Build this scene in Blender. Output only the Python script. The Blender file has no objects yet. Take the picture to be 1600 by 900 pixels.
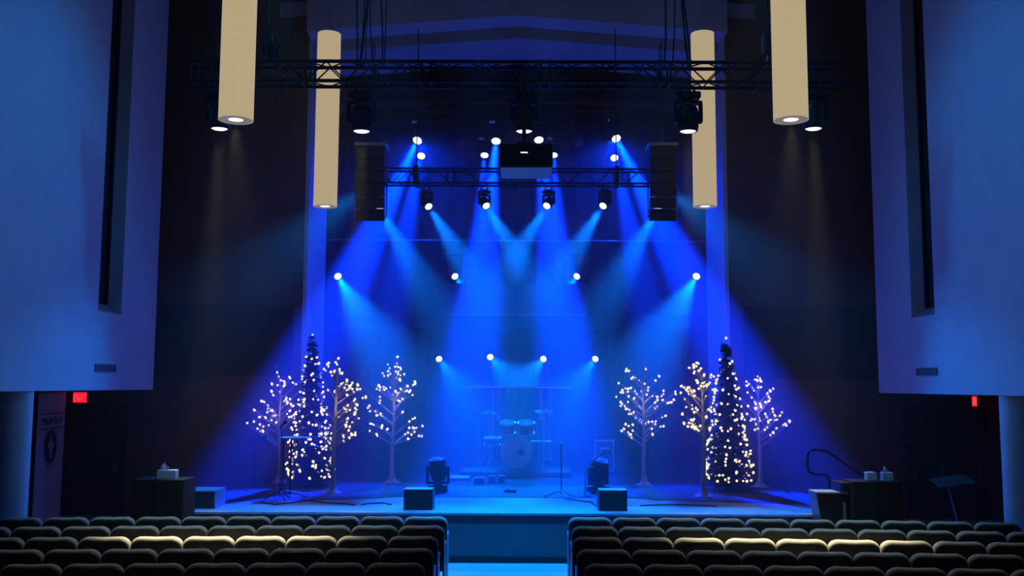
import bpy, bmesh, math, random
from mathutils import Vector, Matrix, Euler
PI = math.pi
random.seed(7)
SC = bpy.context.scene
COL = SC.collection

# ------------------------------------------------------------------ camera
F = 1500.0
EYE = Vector((0.0, 0.0, 2.57))
PITCH = math.atan(152.0 / F)
YAW = 6.0 / F
ROLL = 0.0045
RC = Matrix.Rotation(YAW, 3, 'Z') @ Matrix.Rotation(PI / 2 + PITCH, 3, 'X') @ Matrix.Rotation(ROLL, 3, 'Z')
cam = bpy.data.cameras.new('camera')
cam.sensor_width = 36.0
cam.lens = 36.0 * F / 1600.0
cam.clip_end = 200
camo = bpy.data.objects.new('camera', cam)
COL.objects.link(camo)
camo.matrix_world = Matrix.Translation(EYE) @ RC.to_4x4()
SC.camera = camo


def P(px, py, d):
    """the point of the room that lies d metres down the hall and shows at this pixel of the photograph"""
    v = RC @ Vector(((px - 800) / F, (450 - py) / F, -1.0))
    return EYE + v * (d / v.y)


# ------------------------------------------------------------------ materials
MATS = {}


def mat(name, col, rough=0.7, metal=0.0, noise=0.0, scale=20.0, bump=0.0, spec=0.3):
    m = bpy.data.materials.new(name)
    m.use_nodes = True
    nt = m.node_tree
    b = nt.nodes['Principled BSDF']
    b.inputs['Base Color'].default_value = (*col, 1)
    b.inputs['Roughness'].default_value = rough
    b.inputs['Metallic'].default_value = metal
    b.inputs['Specular IOR Level'].default_value = spec
    if noise or bump:
        tc = nt.nodes.new('ShaderNodeTexCoord')
        nz = nt.nodes.new('ShaderNodeTexNoise')
        nz.inputs['Scale'].default_value = scale
        nz.inputs['Detail'].default_value = 4
        nt.links.new(tc.outputs['Object'], nz.inputs['Vector'])
        if noise:
            cr = nt.nodes.new('ShaderNodeValToRGB')
            cr.color_ramp.elements[0].position = 0.3
            cr.color_ramp.elements[1].position = 0.7
            cr.color_ramp.elements[0].color = (*[c * (1 - noise) for c in col], 1)
            cr.color_ramp.elements[1].color = (*[min(1, c * (1 + noise)) for c in col], 1)
            nt.links.new(nz.outputs['Fac'], cr.inputs['Fac'])
            nt.links.new(cr.outputs['Color'], b.inputs['Base Color'])
        if bump:
            bp = nt.nodes.new('ShaderNodeBump')
            bp.inputs['Strength'].default_value = bump
            bp.inputs['Distance'].default_value = 0.01
            nt.links.new(nz.outputs['Fac'], bp.inputs['Height'])
            nt.links.new(bp.outputs['Normal'], b.inputs['Normal'])
    MATS[name] = m
    return m


def emit(name, col, strength, sample=True, base=None):
    m = bpy.data.materials.new(name)
    m.use_nodes = True
    b = m.node_tree.nodes['Principled BSDF']
    b.inputs['Base Color'].default_value = (*(base or (0.02, 0.02, 0.02)), 1)
    b.inputs['Roughness'].default_value = 0.6
    b.inputs['Emission Color'].default_value = (*col, 1)
    b.inputs['Emission Strength'].default_value = strength
    if not sample:
        m.cycles.emission_sampling = 'NONE'
    MATS[name] = m
    return m


def brick_mat():
    m = bpy.data.materials.new('brick')
    m.use_nodes = True
    nt = m.node_tree
    b = nt.nodes['Principled BSDF']
    tc = nt.nodes.new('ShaderNodeTexCoord')
    mp = nt.nodes.new('ShaderNodeMapping')
    mp.inputs['Rotation'].default_value = (PI / 2, 0, 0)
    br = nt.nodes.new('ShaderNodeTexBrick')
    br.inputs['Color1'].default_value = (0.150, 0.062, 0.044, 1)
    br.inputs['Color2'].default_value = (0.110, 0.050, 0.038, 1)
    br.inputs['Mortar'].default_value = (0.115, 0.085, 0.075, 1)
    br.inputs['Scale'].default_value = 1.0
    br.inputs['Mortar Size'].default_value = 0.006
    br.inputs['Brick Width'].default_value = 0.22
    br.inputs['Row Height'].default_value = 0.075
    nt.links.new(tc.outputs['Object'], mp.inputs['Vector'])
    nt.links.new(mp.outputs['Vector'], br.inputs['Vector'])
    nt.links.new(br.outputs['Color'], b.inputs['Base Color'])
    b.inputs['Roughness'].default_value = 0.85
    MATS['brick'] = m
    return m


def plex_mat():
    m = bpy.data.materials.new('clear_acrylic')
    m.use_nodes = True
    nt = m.node_tree
    nt.nodes.remove(nt.nodes['Principled BSDF'])
    out = nt.nodes['Material Output']
    t = nt.nodes.new('ShaderNodeBsdfTransparent')
    g = nt.nodes.new('ShaderNodeBsdfGlossy')
    t.inputs['Color'].default_value = (0.95, 0.97, 1, 1)
    g.inputs['Roughness'].default_value = 0.15
    mx = nt.nodes.new('ShaderNodeMixShader')
    mx.inputs['Fac'].default_value = 0.06
    nt.links.new(t.outputs[0], mx.inputs[1])
    nt.links.new(g.outputs[0], mx.inputs[2])
    nt.links.new(mx.outputs[0], out.inputs['Surface'])
    MATS['plex'] = m
    return m


M = MATS
mat('plaster', (0.50, 0.60, 0.65), 0.9, noise=0.04, scale=3, bump=0.05)
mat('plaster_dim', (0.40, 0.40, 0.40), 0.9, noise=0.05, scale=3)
mat('ceiling_white', (0.5, 0.5, 0.5), 0.9, noise=0.03, scale=2)
brick_mat()
plex_mat()
mat('carpet', (0.30, 0.31, 0.33), 0.95, noise=0.15, scale=60, bump=0.2)
mat('stage_floor', (0.20, 0.21, 0.22), 0.45, noise=0.15, scale=9, bump=0.03, spec=0.5)
mat('stage_carpet', (0.035, 0.037, 0.042), 0.8, noise=0.15, scale=30)
mat('stage_face', (0.07, 0.075, 0.09), 0.7, noise=0.1, scale=8)
mat('chair_fabric', (0.30, 0.29, 0.235), 0.9, noise=0.12, scale=90, bump=0.25)
mat('chair_shell_shade', (0.025, 0.025, 0.025), 0.55, noise=0.1, scale=30)
mat('chair_metal', (0.30, 0.32, 0.33), 0.35, 0.6)
mat('black', (0.012, 0.012, 0.014), 0.5, noise=0.1, scale=30)
mat('black_gloss', (0.015, 0.015, 0.018), 0.25, spec=0.5)
mat('black_cloth', (0.012, 0.012, 0.015), 0.95, noise=0.2, scale=40, bump=0.1)
mat('truss_black', (0.02, 0.02, 0.024), 0.35, 0.5)
mat('aluminium', (0.55, 0.56, 0.58), 0.35, 0.9)
mat('grey_metal', (0.20, 0.21, 0.23), 0.4, 0.7)
mat('panel_dark', (0.006, 0.008, 0.014), 0.6, noise=0.05, scale=5)
mat('vent_grey', (0.16, 0.17, 0.19), 0.7)
mat('dark_glass', (0.006, 0.008, 0.012), 0.15, spec=0.5)
mat('door_dark', (0.035, 0.022, 0.02), 0.6, noise=0.15, scale=6)
mat('white_bark', (0.40, 0.40, 0.42), 0.7, noise=0.12, scale=14, bump=0.1)
mat('twig', (0.34, 0.30, 0.28), 0.8)
mat('fir_green', (0.012, 0.035, 0.016), 0.85, noise=0.4, scale=25)
mat('bark_brown', (0.06, 0.035, 0.02), 0.9)
mat('banner_cloth', (0.52, 0.47, 0.45), 0.85, noise=0.05, scale=4)
mat('ink', (0.03, 0.03, 0.04), 0.8)
mat('ink_grey', (0.30, 0.29, 0.30), 0.8)
mat('foil', (0.92, 0.94, 0.97), 0.3, 0.35, spec=0.8)
mat('tissue_card', (0.55, 0.56, 0.56), 0.8, noise=0.06, scale=20)
mat('paper', (0.82, 0.82, 0.84), 0.9)
mat('drum_head', (0.55, 0.56, 0.58), 0.55)
mat('drum_shell', (0.10, 0.11, 0.13), 0.3, spec=0.5)
mat('cymbal', (0.55, 0.42, 0.18), 0.3, 0.9)
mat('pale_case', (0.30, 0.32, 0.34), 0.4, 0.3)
mat('projector_lit_under', (0.40, 0.44, 0.48), 0.6)
mat('rail_wood', (0.09, 0.06, 0.045), 0.5)
mat('wood_top', (0.35, 0.30, 0.24), 0.5)
emit('lens_blue', (0.80, 0.97, 1.0), 3.0, False)
emit('lens_warm', (1.0, 0.93, 0.70), 2.0, False)
emit('lens_off', (0.1, 0.2, 1.0), 0.02, False)
emit('pendant_shade', (0.55, 0.43, 0.245), 0.84, False, (0.10, 0.09, 0.08))
emit('pendant_cap', (0.40, 0.33, 0.22), 0.40, False, (0.5, 0.48, 0.44))
emit('bulb', (1.0, 0.78, 0.46), 1.5, False)
emit('exit_red', (1.0, 0.006, 0.02), 1.3, True)
emit('exit_letter', (1.0, 0.10, 0.12), 1.3, False)
emit('display_blue', (0.02, 0.15, 1.0), 0.45, False)


# ------------------------------------------------------------------ mesh builder
def basis(d):
    d = Vector(d).normalized()
    a = Vector((0, 0, 1)) if abs(d.z) < 0.95 else Vector((1, 0, 0))
    u = d.cross(a).normalized()
    return u, d.cross(u).normalized(), d


class MB:
    def __init__(s):
        s.v, s.f, s.sm = [], [], []

    def add(s, vs, fs, smooth=False):
        n = len(s.v)
        s.v += [tuple(v) for v in vs]
        s.f += [tuple(i + n for i in f) for f in fs]
        s.sm += [smooth] * len(fs)
        return s

    def box(s, c, size, rot=None, bev=0.0):
        bm = bmesh.new()
        bmesh.ops.create_cube(bm, size=1)
        for v in bm.verts:
            v.co = Vector((v.co.x * size[0], v.co.y * size[1], v.co.z * size[2]))
        if bev:
            bmesh.ops.bevel(bm, geom=list(bm.edges), offset=bev, segments=2, affect='EDGES', profile=0.5)
        R = rot if rot is not None else Matrix.Identity(3)
        c = Vector(c)
        bm.verts.index_update()
        s.add([c + R @ v.co for v in bm.verts], [[v.index for v in f.verts] for f in bm.faces])
        bm.free()
        return s

    def box2(s, lo, hi, bev=0.0):
        lo, hi = Vector(lo), Vector(hi)
        return s.box((lo + hi) / 2, hi - lo, None, bev)

    def tube(s, pts, r, seg=8, cap=True):
        pts = [Vector(p) for p in pts]
        rs = r if isinstance(r, (list, tuple)) else [r] * len(pts)
        vs, fs = [], []
        for i, p in enumerate(pts):
            a = pts[max(0, i - 1)]
            b = pts[min(len(pts) - 1, i + 1)]
            d = (b - a)
            if d.length < 1e-9:
                d = Vector((0, 0, 1))
            if i == 0:
                u, w, _ = basis(d)
            else:
                d = d.normalized()
                u = (u - d * u.dot(d)).normalized()
                w = d.cross(u).normalized()
            for k in range(seg):
                t = 2 * PI * k / seg
                vs.append(p + (u * math.cos(t) + w * math.sin(t)) * rs[i])
        for i in range(len(pts) - 1):
            for k in range(seg):
                k2 = (k + 1) % seg
                fs.append((i * seg + k, i * seg + k2, (i + 1) * seg + k2, (i + 1) * seg + k))
        s.add(vs, fs, True)
        if cap:
            n = len(pts)
            s.add(vs[:seg], [tuple(range(seg))[::-1]])
            s.add(vs[(n - 1) * seg:], [tuple(range(seg))])
        return s

    def lathe(s, prof, o=(0, 0, 0), d=(0, 0, 1), seg=24, cap=True):
        """prof: (radius, distance along d)"""
        u, w, d = basis(d)
        o = Vector(o)
        vs, fs = [], []
        for r, h in prof:
            for k in range(seg):
                t = 2 * PI * k / seg
                vs.append(o + d * h + (u * math.cos(t) + w * math.sin(t)) * r)
        for i in range(len(prof) - 1):
            for k in range(seg):
                k2 = (k + 1) % seg
                fs.append((i * seg + k, i * seg + k2, (i + 1) * seg + k2, (i + 1) * seg + k))
        s.add(vs, fs, True)
        if cap:
            s.add(vs[:seg], [tuple(range(seg))])
            s.add(vs[-seg:], [tuple(range(seg))])
        return s

    def prism(s, poly, a, b):
        """poly: list of (point) in a plane; a, b: offset vectors of the two ends"""
        a, b = Vector(a), Vector(b)
        n = len(poly)
        vs = [Vector(p) + a for p in poly] + [Vector(p) + b for p in poly]
        fs = [tuple(range(n))[::-1], tuple(range(n, 2 * n))]
        for i in range(n):
            j = (i + 1) % n
            fs.append((i, j, n + j, n + i))
        return s.add(vs, fs)

    def mesh(s, name, m):
        me = bpy.data.meshes.new(name)
        me.from_pydata(s.v, [], s.f)
        me.polygons.foreach_set('use_smooth', s.sm)
        bm = bmesh.new()
        bm.from_mesh(me)
        bmesh.ops.recalc_face_normals(bm, faces=bm.faces)
        bm.to_mesh(me)
        bm.free()
        me.materials.append(M[m])
        return me

    def build(s, name, m, parent=None, label=None):
        o = bpy.data.objects.new(name, s.mesh(name, m))
        COL.objects.link(o)
        if parent is not None:
            o.parent = parent
        if label:
            o['label'] = label
        return o


def thing(name, label, cat, loc=(0, 0, 0), rz=0.0, group=None, kind=None):
    o = bpy.data.objects.new(name, None)
    o.empty_display_size = 0.1
    COL.objects.link(o)
    o.location = loc
    o.rotation_euler = (0, 0, rz)
    o['label'] = label
    o['category'] = cat
    if group:
        o['group'] = group
    if kind:
        o['kind'] = kind
    return o


def tag(o, label, cat, group=None):
    o['label'] = label
    o['category'] = cat
    if group:
        o['group'] = group
    return o


def struct(name, mb, m, parent=None, label=None):
    o = mb.build(name, m, parent)
    if parent is None:
        o['kind'] = 'structure'
        if label:
            o['label'] = label
    return o


KIDS = {}


def dup(root):
    kids = [c for c in COL.objects if c.parent == root] if root.name not in KIDS else KIDS[root.name]
    KIDS[root.name] = kids
    r = root.copy()
    COL.objects.link(r)
    for c in kids:
        d = c.copy()
        COL.objects.link(d)
        d.parent = r
    return r


def spot(loc, target, watts, col, angle, blend=0.6, radius=0.05, name='spot'):
    l = bpy.data.lights.new(name, 'SPOT')
    l.energy = watts
    l.color = col
    l.spot_size = math.radians(angle)
    l.spot_blend = blend
    l.shadow_soft_size = radius
    o = bpy.data.objects.new(name, l)
    COL.objects.link(o)
    o.location = loc
    o.rotation_euler = (Vector(target) - Vector(loc)).to_track_quat('-Z', 'Y').to_euler()
    return o


def point(loc, watts, col, radius=0.02, name='glow'):
    l = bpy.data.lights.new(name, 'POINT')
    l.energy = watts
    l.color = col
    l.shadow_soft_size = radius
    o = bpy.data.objects.new(name, l)
    COL.objects.link(o)
    o.location = loc
    return o


# ------------------------------------------------------------------ room
W = 6.75          # inner face of the upper nave walls
DE = 17.95        # where they end
DB = 19.2         # brick front wall
ZC = 11.4
WB = 2.46         # underside of the upper walls
SH = 0.714        # stage height
SF = 14.28        # stage front
SX = 5.1
OW = 10.7

struct('floor', MB().box2((-OW - .3, -4, -0.2), (OW + .3, 26.4, 0)), 'carpet')
struct('ceiling', MB().box2((-OW - .3, -4, ZC), (OW + .3, DB + .3, ZC + .2)), 'ceiling_white')
st = MB().box2((-SX, SF, 0), (SX, 26.0, SH - .03))
struct('floor_stage_face', st, 'stage_face')
struct('floor_stage', MB().box2((-SX - .02, SF - .025, SH - .03), (SX + .02, 26.0, SH)), 'stage_floor')
ca = MB()
ca.prism([(-SX, 15.35, SH), (-2.3, 15.95, SH), (-2.1, 16.2, SH), (2.1, 16.2, SH), (2.3, 15.95, SH), (SX, 15.35, SH), (SX, 26.0, SH), (-SX, 26.0, SH)], (0, 0, -.02), (0, 0, .006))
struct('floor_stage_carpet', ca, 'stage_carpet')
st2 = MB().box2((-SX, SF - .02, 0), (SX, SF - .001, 0.09))
struct('baseboard_stage', st2, 'black')

# upper side walls with a tall slot window each
for sgn, side in ((-1, 'left'), (1, 'right')):
    x0, x1 = sorted((sgn * W, sgn * (W + 0.5)))
    y0, y1, zs = 15.45, 16.36, 3.74
    w = MB()
    w.box2((x0, -4, WB), (x1, y0, ZC))
    w.box2((x0, y1, WB), (x1, DE, ZC))
    w.box2((x0, y0, WB), (x1, y1, zs))
    struct('wall_' + side, w, 'plaster')
    # sloped sill and dark pane in the slot
    win = bpy.data.objects.new('window_1' if sgn < 0 else 'window_2', None)
    COL.objects.link(win)
    win['kind'] = 'structure'
    xi, xo = sgn * (W + 0.005), sgn * (W + 0.26)
    MB().prism([(xi, y0 + .003, zs + .002), (xo, y0 + .003, zs + .002), (xo, y0 + .003, zs + 0.16)], (0, 0, 0), (0, y1 - y0 - .006, 0)).build('sill', 'plaster_dim', win)
    MB().box2((min(xo, xo + sgn * .03), y0 + .003, zs + .003), (max(xo, xo + sgn * .03), y1 - .003, ZC - .003)).build('pane', 'dark_glass', win)
    MB().box2((min(xo - sgn * .03, xo), y1 - .06, zs + 0.17), (max(xo - sgn * .03, xo), y1 - .003, ZC - .003)).build('window_frame', 'black', win)
    # outer aisle wall
    a, b = sorted((sgn * OW, sgn * (OW + 0.3)))
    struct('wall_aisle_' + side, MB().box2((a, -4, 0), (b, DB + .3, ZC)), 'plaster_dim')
    # aisle ceiling
    a, b = sorted((sgn * (W + .5), sgn * OW))
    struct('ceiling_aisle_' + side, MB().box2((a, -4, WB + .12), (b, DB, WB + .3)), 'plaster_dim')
    # brick front wall from the aisle to the chancel opening
    a, b = sorted((sgn * 4.28, sgn * OW))
    struct('wall_brick_' + side, MB().box2((a, DB, 0), (b, DB + .28, ZC)), 'brick')
    # chancel reveal, painted
    a, b = sorted((sgn * 4.28, sgn * 4.52))
    struct('wall_chancel_' + side, MB().box2((a, DB + .28, SH), (b, 21.4, ZC)), 'plaster')
    a, b = sorted((sgn * 4.9, sgn * 5.1))
    struct('wall_stage_' + side, MB().box2((a, 21.4, SH), (b, 26.0, ZC)), 'black')
    # corner trim on the opening
    a, b = sorted((sgn * 4.20, sgn * 4.28))
    struct('trim_1' if sgn < 0 else 'trim_2', MB().box2((a, DB - .02, SH), (b, DB + .30, ZC)), 'plaster')
    # round columns carrying the upper wall
    for k, yy in enumerate((13.5, 8.2)):
        c = MB().lathe([(0.215, 0.0), (0.215, WB)], (sgn * 6.98, yy, 0), seg=40)
        o = c.build('round_column', 'plaster')
        o['kind'] = 'structure'
        o['label'] = 'round plaster column under the %s wall, %s' % (side, ('nearest the stage', 'second from the stage')[k])

struct('wall_back', MB().box2((-5.1, 26.0, 0), (5.1, 26.3, ZC)), 'black')

# gabled bands of the chancel ceiling
def chevron(zc, zdrop, ya, yb, h=0.5, x=4.9):
    k = zdrop / x
    poly = [(-x, 0, zc - k * x), (0, 0, zc), (x, 0, zc - k * x), (x, 0, zc - k * x + h), (0, 0, zc + h), (-x, 0, zc - k * x + h)]
    return MB().prism(poly, (0, ya, 0), (0, yb, 0))


struct('ceiling_beam_1', chevron(9.93, 0.33, 18.55, 19.15, 0.9, 4.2), 'ceiling_white')
struct('ceiling_beam_2', chevron(9.83, 0.33, 19.55, 21.2, 0.5, 4.26), 'ceiling_white')
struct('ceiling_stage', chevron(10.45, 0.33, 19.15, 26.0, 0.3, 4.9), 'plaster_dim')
struct('wall_header', MB().box2((-4.9, 21.36, 9.0), (4.9, 21.5, 10.6)), 'black')
struct('wall_header_face', MB().box2((-4.27, 21.2, 8.95), (4.27, 21.35, 9.45)), 'black')


# ------------------------------------------------------------------ doors, signs, vents, screens on the walls
def door(name, x0, x1, z1, y):
    d = bpy.data.objects.new(name, None)
    COL.objects.link(d)
    d['kind'] = 'structure'
    fr = MB()
    fr.box2((x0 - .07, y - .06, 0), (x0, y - .001, z1 + .07))
    fr.box2((x1, y - .06, 0), (x1 + .07, y - .001, z1 + .07))
    fr.box2((x0, y - .06, z1), (x1, y - .001, z1 + .07))
    fr.build('door_frame', 'black', d)
    n = 1 if x1 - x0 < 1.3 else 2
    wl = (x1 - x0) / n
    for i in range(n):
        a, b = x0 + i * wl + .008, x0 + (i + 1) * wl - .008
        MB().box2((a, y - .045, 0.01), (b, y - .001, z1 - .008), .004).build('door_leaf', 'door_dark', d)
        pb = MB()
        zb = 0.86
        pb.tube([(a + .1, y - .1, zb - .02), (b - .1, y - .1, zb - .02)], .014)
        pb.box2((a + .06, y - .12, zb - .06), (a + .12, y - .046, zb + .06), .01)
        pb.box2((b - .14, y - .12, zb - .06), (b - .05, y - .046, zb + .16), .01)
        pb.build('panic_bar', 'grey_metal', d)
    return d


door('door_1', P(106, 740, DB).x, P(190, 740, DB).x, 2.12, DB)
door('door_2', P(1420, 740, DB).x, P(1538, 740, DB).x, 2.12, DB)


def letters_exit(mb, w, h, y):
    """EXIT in bars, in the xz plane, centred, facing -y"""
    lw, g, t = w * 0.2, w * 0.055, w * 0.045
    x = -(4 * lw + 3 * g) / 2

    def bar(x0, z0, x1, z1):
        mb.box2((x0, y - .004, z0), (x1, y, z1))

    def diag(x0, z0, x1, z1):
        d = Vector((x1 - x0, 0, z1 - z0))
        L = d.length
        ang = math.atan2(d.z, d.x)
        mb.box(((x0 + x1) / 2, y - .002, (z0 + z1) / 2), (L, .004, t), Matrix.Rotation(-ang, 3, 'Y'))
    z0, z1 = -h / 2, h / 2
    bar(x, z0, x + t, z1)
    for z in (z0, -t / 2, z1 - t):
        bar(x + t, z, x + lw, z + t)
    x += lw + g
    diag(x, z0, x + lw, z1)
    diag(x, z1, x + lw, z0)
    x += lw + g
    bar(x + lw / 2 - t / 2, z0, x + lw / 2 + t / 2, z1)
    x += lw + g
    bar(x + lw / 2 - t / 2, z0, x + lw / 2 + t / 2, z1 - t)
    bar(x, z1 - t, x + lw, z1)
    return mb


def exit_sign(c, w, h, rz, label):
    t = thing('exit_sign', label, 'exit sign', c, rz)
    MB().box((0, 0.035, 0), (w + .03, .06, h + .03), None, .006).build('sign_box', 'black', t)
    MB().box((0, 0, 0), (w, .012, h)).build('sign_face', 'exit_red', t, 'glowing red face')
    letters_exit(MB(), w * 0.92, h * 0.66, -.007).build('lettering', 'exit_letter', t)
    MB().tube([(0, .035, h / 2 + .01), (0, .035, WB + .115 - c[2])], .012).build('stem', 'black', t)
    return t


exit_sign(P(125, 621, 18.6), .26, .20, 0, 'red lit EXIT sign above the dark door on the left')
exit_sign(P(1522.5, 627, 18.6), .26, .20, math.radians(48), 'red lit EXIT sign turned aside above the right doorway')

for sgn, side in ((-1, 'left'), (1, 'right')):
    y0, y1 = 15.42, 16.22
    x = sgn * W
    z0 = 2.76
    t = thing('wall_vent', 'grey louvred vent low on the %s white wall below the slot window' % side, 'vent', (x, (y0 + y1) / 2, z0))
    f = MB()
    L, H = y1 - y0, .125
    a = -sgn * .02
    f.box2((min(a, 0), -L / 2, 0), (max(a, 0), L / 2, .018))
    f.box2((min(a, 0), -L / 2, H - .018), (max(a, 0), L / 2, H))
    f.box2((min(a, 0), -L / 2, .018), (max(a, 0), -L / 2 + .02, H - .018))
    f.box2((min(a, 0), L / 2 - .02, .018), (max(a, 0), L / 2, H - .018))
    f.build('vent_frame', 'vent_grey', t)
    s = MB()
    for i in range(5):
        s.box((-sgn * .009, 0, .028 + i * .017), (.014, L - .04, .007), Matrix.Rotation(sgn * .5, 3, 'Y'))
    s.build('louvre', 'vent_grey', t)

for sgn, side, xa, xb, ya, yb in ((-1, 'left', 250, 455, 477, 588), (1, 'right', 1161, 1370, 480, 592)):
    a, b = P(xa, ya, DB - .05), P(xb, yb, DB - .05)
    c = (a + b) / 2
    t = thing('wall_screen', 'large dark flat screen on the brick wall at %s of the stage' % side, 'screen', (c.x, DB, c.z))
    w, h = b.x - a.x, a.z - b.z
    MB().box2((-w / 2, -.07, -h / 2), (w / 2, -.001, h / 2), .006).build('screen_frame', 'black', t)
    MB().box2((-w / 2 + .03, -.076, -h / 2 + .03), (w / 2 - .03, -.069, h / 2 - .03)).build('screen_surface', 'panel_dark', t)

# roll-up banner by the left column
A_, B_ = P(56, 700, 16.9), P(99, 700, 18.3)
ang = math.atan2(B_.y - A_.y, B_.x - A_.x)
bw = math.hypot(B_.y - A_.y, B_.x - A_.x)
ban = thing('banner_stand', 'tall pale roll-up banner with dark fleur-de-lis oval behind the left column', 'banner', ((A_.x + B_.x) / 2, (A_.y + B_.y) / 2, 0), ang)
bs = MB()
bz0, bz1 = 0.10, 2.40
nx, nz = 6, 24
vs, fs = [], []
for j in range(nz + 1):
    for i in range(nx + 1):
        vs.append((-bw / 2 + bw * i / nx, 0.012 * math.sin(j * 0.9) * math.sin(PI * i / nx), bz0 + (bz1 - bz0) * j / nz))
for j in range(nz):
    for i in range(nx):
        q = j * (nx + 1) + i
        fs.append((q, q + 1, q + nx + 2, q + nx + 1))
n = len(vs)
vs += [(x, y + .006, z) for x, y, z in vs]
fs += [tuple(n + k for k in f[::-1]) for f in fs]
bs.add(vs, fs, True)
bs.build('banner_sheet', 'banner_cloth', ban)
MB().box((0, 0.02, .05), (bw + .06, .2, .1), None, .02).build('base', 'grey_metal', ban)
MB().tube([(0, .04, .1), (0, .04, 2.4)], .012).build('pole', 'grey_metal', ban)
MB().tube([(-bw / 2, .003, 2.4), (bw / 2, .003, 2.4)], .016).build('top_rail', 'grey_metal', ban)
# oval and fleur-de-lis, in low relief on the sheet
oc = -0.02
oz = 1.42
ro = 0.30
ov = MB()
ov.lathe([(ro, 0), (ro, .004)], (oc, -.014, oz), (0, -1, 0), 40)
ov.build('emblem_disc', 'ink', ban, 'dark round emblem ground')
ring = MB()
for k in range(48):
    t0, t1 = 2 * PI * k / 48, 2 * PI * (k + .55) / 48
    pts = []
    for t in (t0, t1):
        for rr in (ro + .05, ro + .085):
            pts.append((oc + rr * math.cos(t), -.015, oz + rr * math.sin(t)))
    ring.add([pts[0], pts[1], pts[3], pts[2]] + [(x, y - .003, z) for x, y, z in (pts[0], pts[1], pts[3], pts[2])], [(0, 1, 2, 3), (4, 5, 6, 7), (0, 1, 5, 4), (2, 3, 7, 6), (1, 2, 6, 5), (0, 3, 7, 4)])
ring.build('emblem_ring', 'ink_grey', ban)
fl = MB()


def petal(mb, pts, th=.004):
    poly = [(oc + x * ro, -.019, oz + z * ro) for x, z in pts]
    mb.prism(poly, (0, 0, 0), (0, -th, 0))


petal(fl, [(0, .75), (.10, .52), (.17, .3), (.13, .05), (.07, -.12), (-.07, -.12), (-.13, .05), (-.17, .3), (-.10, .52)])
for s in (1, -1):
    petal(fl, [(s * .10, -.12), (s * .2, .12), (s * .36, .25), (s * .52, .16), (s * .54, -.02), (s * .45, -.1), (s * .44, .04), (s * .36, .07), (s * .27, -.02), (s * .2, -.14)][::s])
    petal(fl, [(s * .04, -.2), (s * .10, -.2), (s * .2, -.36), (s * .3, -.42), (s * .2, -.45), (s * .1, -.42)][::s])
petal(fl, [(-.26, -.13), (.26, -.13), (.26, -.2), (-.26, -.2)])
petal(fl, [(-.07, -.2), (.07, -.2), (.09, -.5), (0, -.72), (-.09, -.5)])
fl.build('fleur_emblem', 'banner_cloth', ban, 'pale fleur-de-lis')
hl = MB()
for z in (2.02, 1.76):
    hl.box((0.02, -.016, z), (bw * .86, .004, .02))
hl.build('heading_rule', 'ink', ban)
hg = MB()
rr = random.Random(3)
x = -bw * .38
while x < bw * .42:     # heading too blurred in the photograph to read: a row of letter-like strokes
    wl = rr.uniform(.035, .06)
    hg.box((x, -.016, 1.89), (.013, .004, .13))
    if rr.random() < .7:
        hg.box((x + wl * .5, -.016, 1.89 + rr.choice((-.055, .055, 0))), (wl, .004, .018))
    if rr.random() < .6:
        hg.box((x + wl * .9, -.016, 1.89 + rr.uniform(-.03, .03)), (.013, .004, .075))
    x += wl + .034
hg.build('heading', 'ink', ban)

# ------------------------------------------------------------------ theatre chairs
PITCH_X = 0.5655


def rounded_back(w, z0, z1, rad, layers, y0=0.0, lean=0.10, seg=7):
    """rounded-top outline, stacked along y with insets: a soft cushion"""
    def outline(ins):
        ww, zz1, zz0, r = w / 2 - ins, z1 - ins, z0 + ins, max(rad - ins, .02)
        pts = [(-ww, zz0), (ww, zz0)]
        pts = [(ww - .03, zz0), (ww - .005, zz0 + .03)]
        for k in range(seg + 1):
            t = PI / 2 * k / seg
            pts.append((ww - r + r * math.cos(t), zz1 - r * .8 + r * .8 * math.sin(t)))
        pts.append((0, zz1 - .006))
        for k in range(seg + 1):
            t = PI / 2 + PI / 2 * k / seg
            pts.append((-ww + r + r * math.cos(t), zz1 - r * .8 + r * .8 * math.sin(t)))
        pts += [(-ww + .005, zz0 + .03), (-ww + .03, zz0)]
        return pts
    mb = MB()
    vs, fs = [], []
    n = 0
    for y, ins in layers:
        o = outline(ins)
        n = len(o)
        vs += [(x, y0 + y - lean * (z - z0), z) for x, z in o]
    for i in range(len(layers) - 1):
        for k in range(n):
            k2 = (k + 1) % n
            fs.append((i * n + k, i * n + k2, (i + 1) * n + k2, (i + 1) * n + k))
    mb.add(vs, fs, True)
    mb.add(vs[:n], [tuple(range(n))], False)
    return mb.add(vs[-n:], [tuple(range(n))], False)


ch = thing('theatre_chair', 'x', 'chair')
CW = 0.560
rounded_back(CW, .36, .885, .115, [(-.048, .045), (-.046, .022), (-.036, .008), (-.015, 0), (.02, 0), (.04, .008), (.055, .03), (.058, .06)]).build('back_cushion', 'chair_fabric', ch)
rounded_back(CW - .012, .34, .862, .112, [(-.056, .03), (-.0545, .012), (-.046, .0), (-.03, .004)]).build('shaded_back_shell', 'chair_shell_shade', ch)  # rear shell kept near black to carry the shade on the chair backs
MB().box((0, .30, .445), (CW - .06, .46, .10), Matrix.Rotation(.06, 3, 'X'), .035).build('seat_cushion', 'chair_fabric', ch)
for s in (-1, 1):
    a = MB()
    a.box((s * .264, .20, .625), (.034, .40, .034), None, .01)
    a.build('armrest', 'chair_metal', ch)
    l = MB()
    l.box((s * .264, .20, .31), (.026, .34, .60), None, .008)
    l.box((s * .264, .20, .02), (.034, .40, .04), None, .008)
    l.build('leg', 'chair_metal', ch)
ROWS = [12.66, 11.85, 11.03, 10.22, 9.40, 8.59]
ROWN = ['front', 'second', 'third', 'fourth', 'fifth', 'rearmost']
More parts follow.
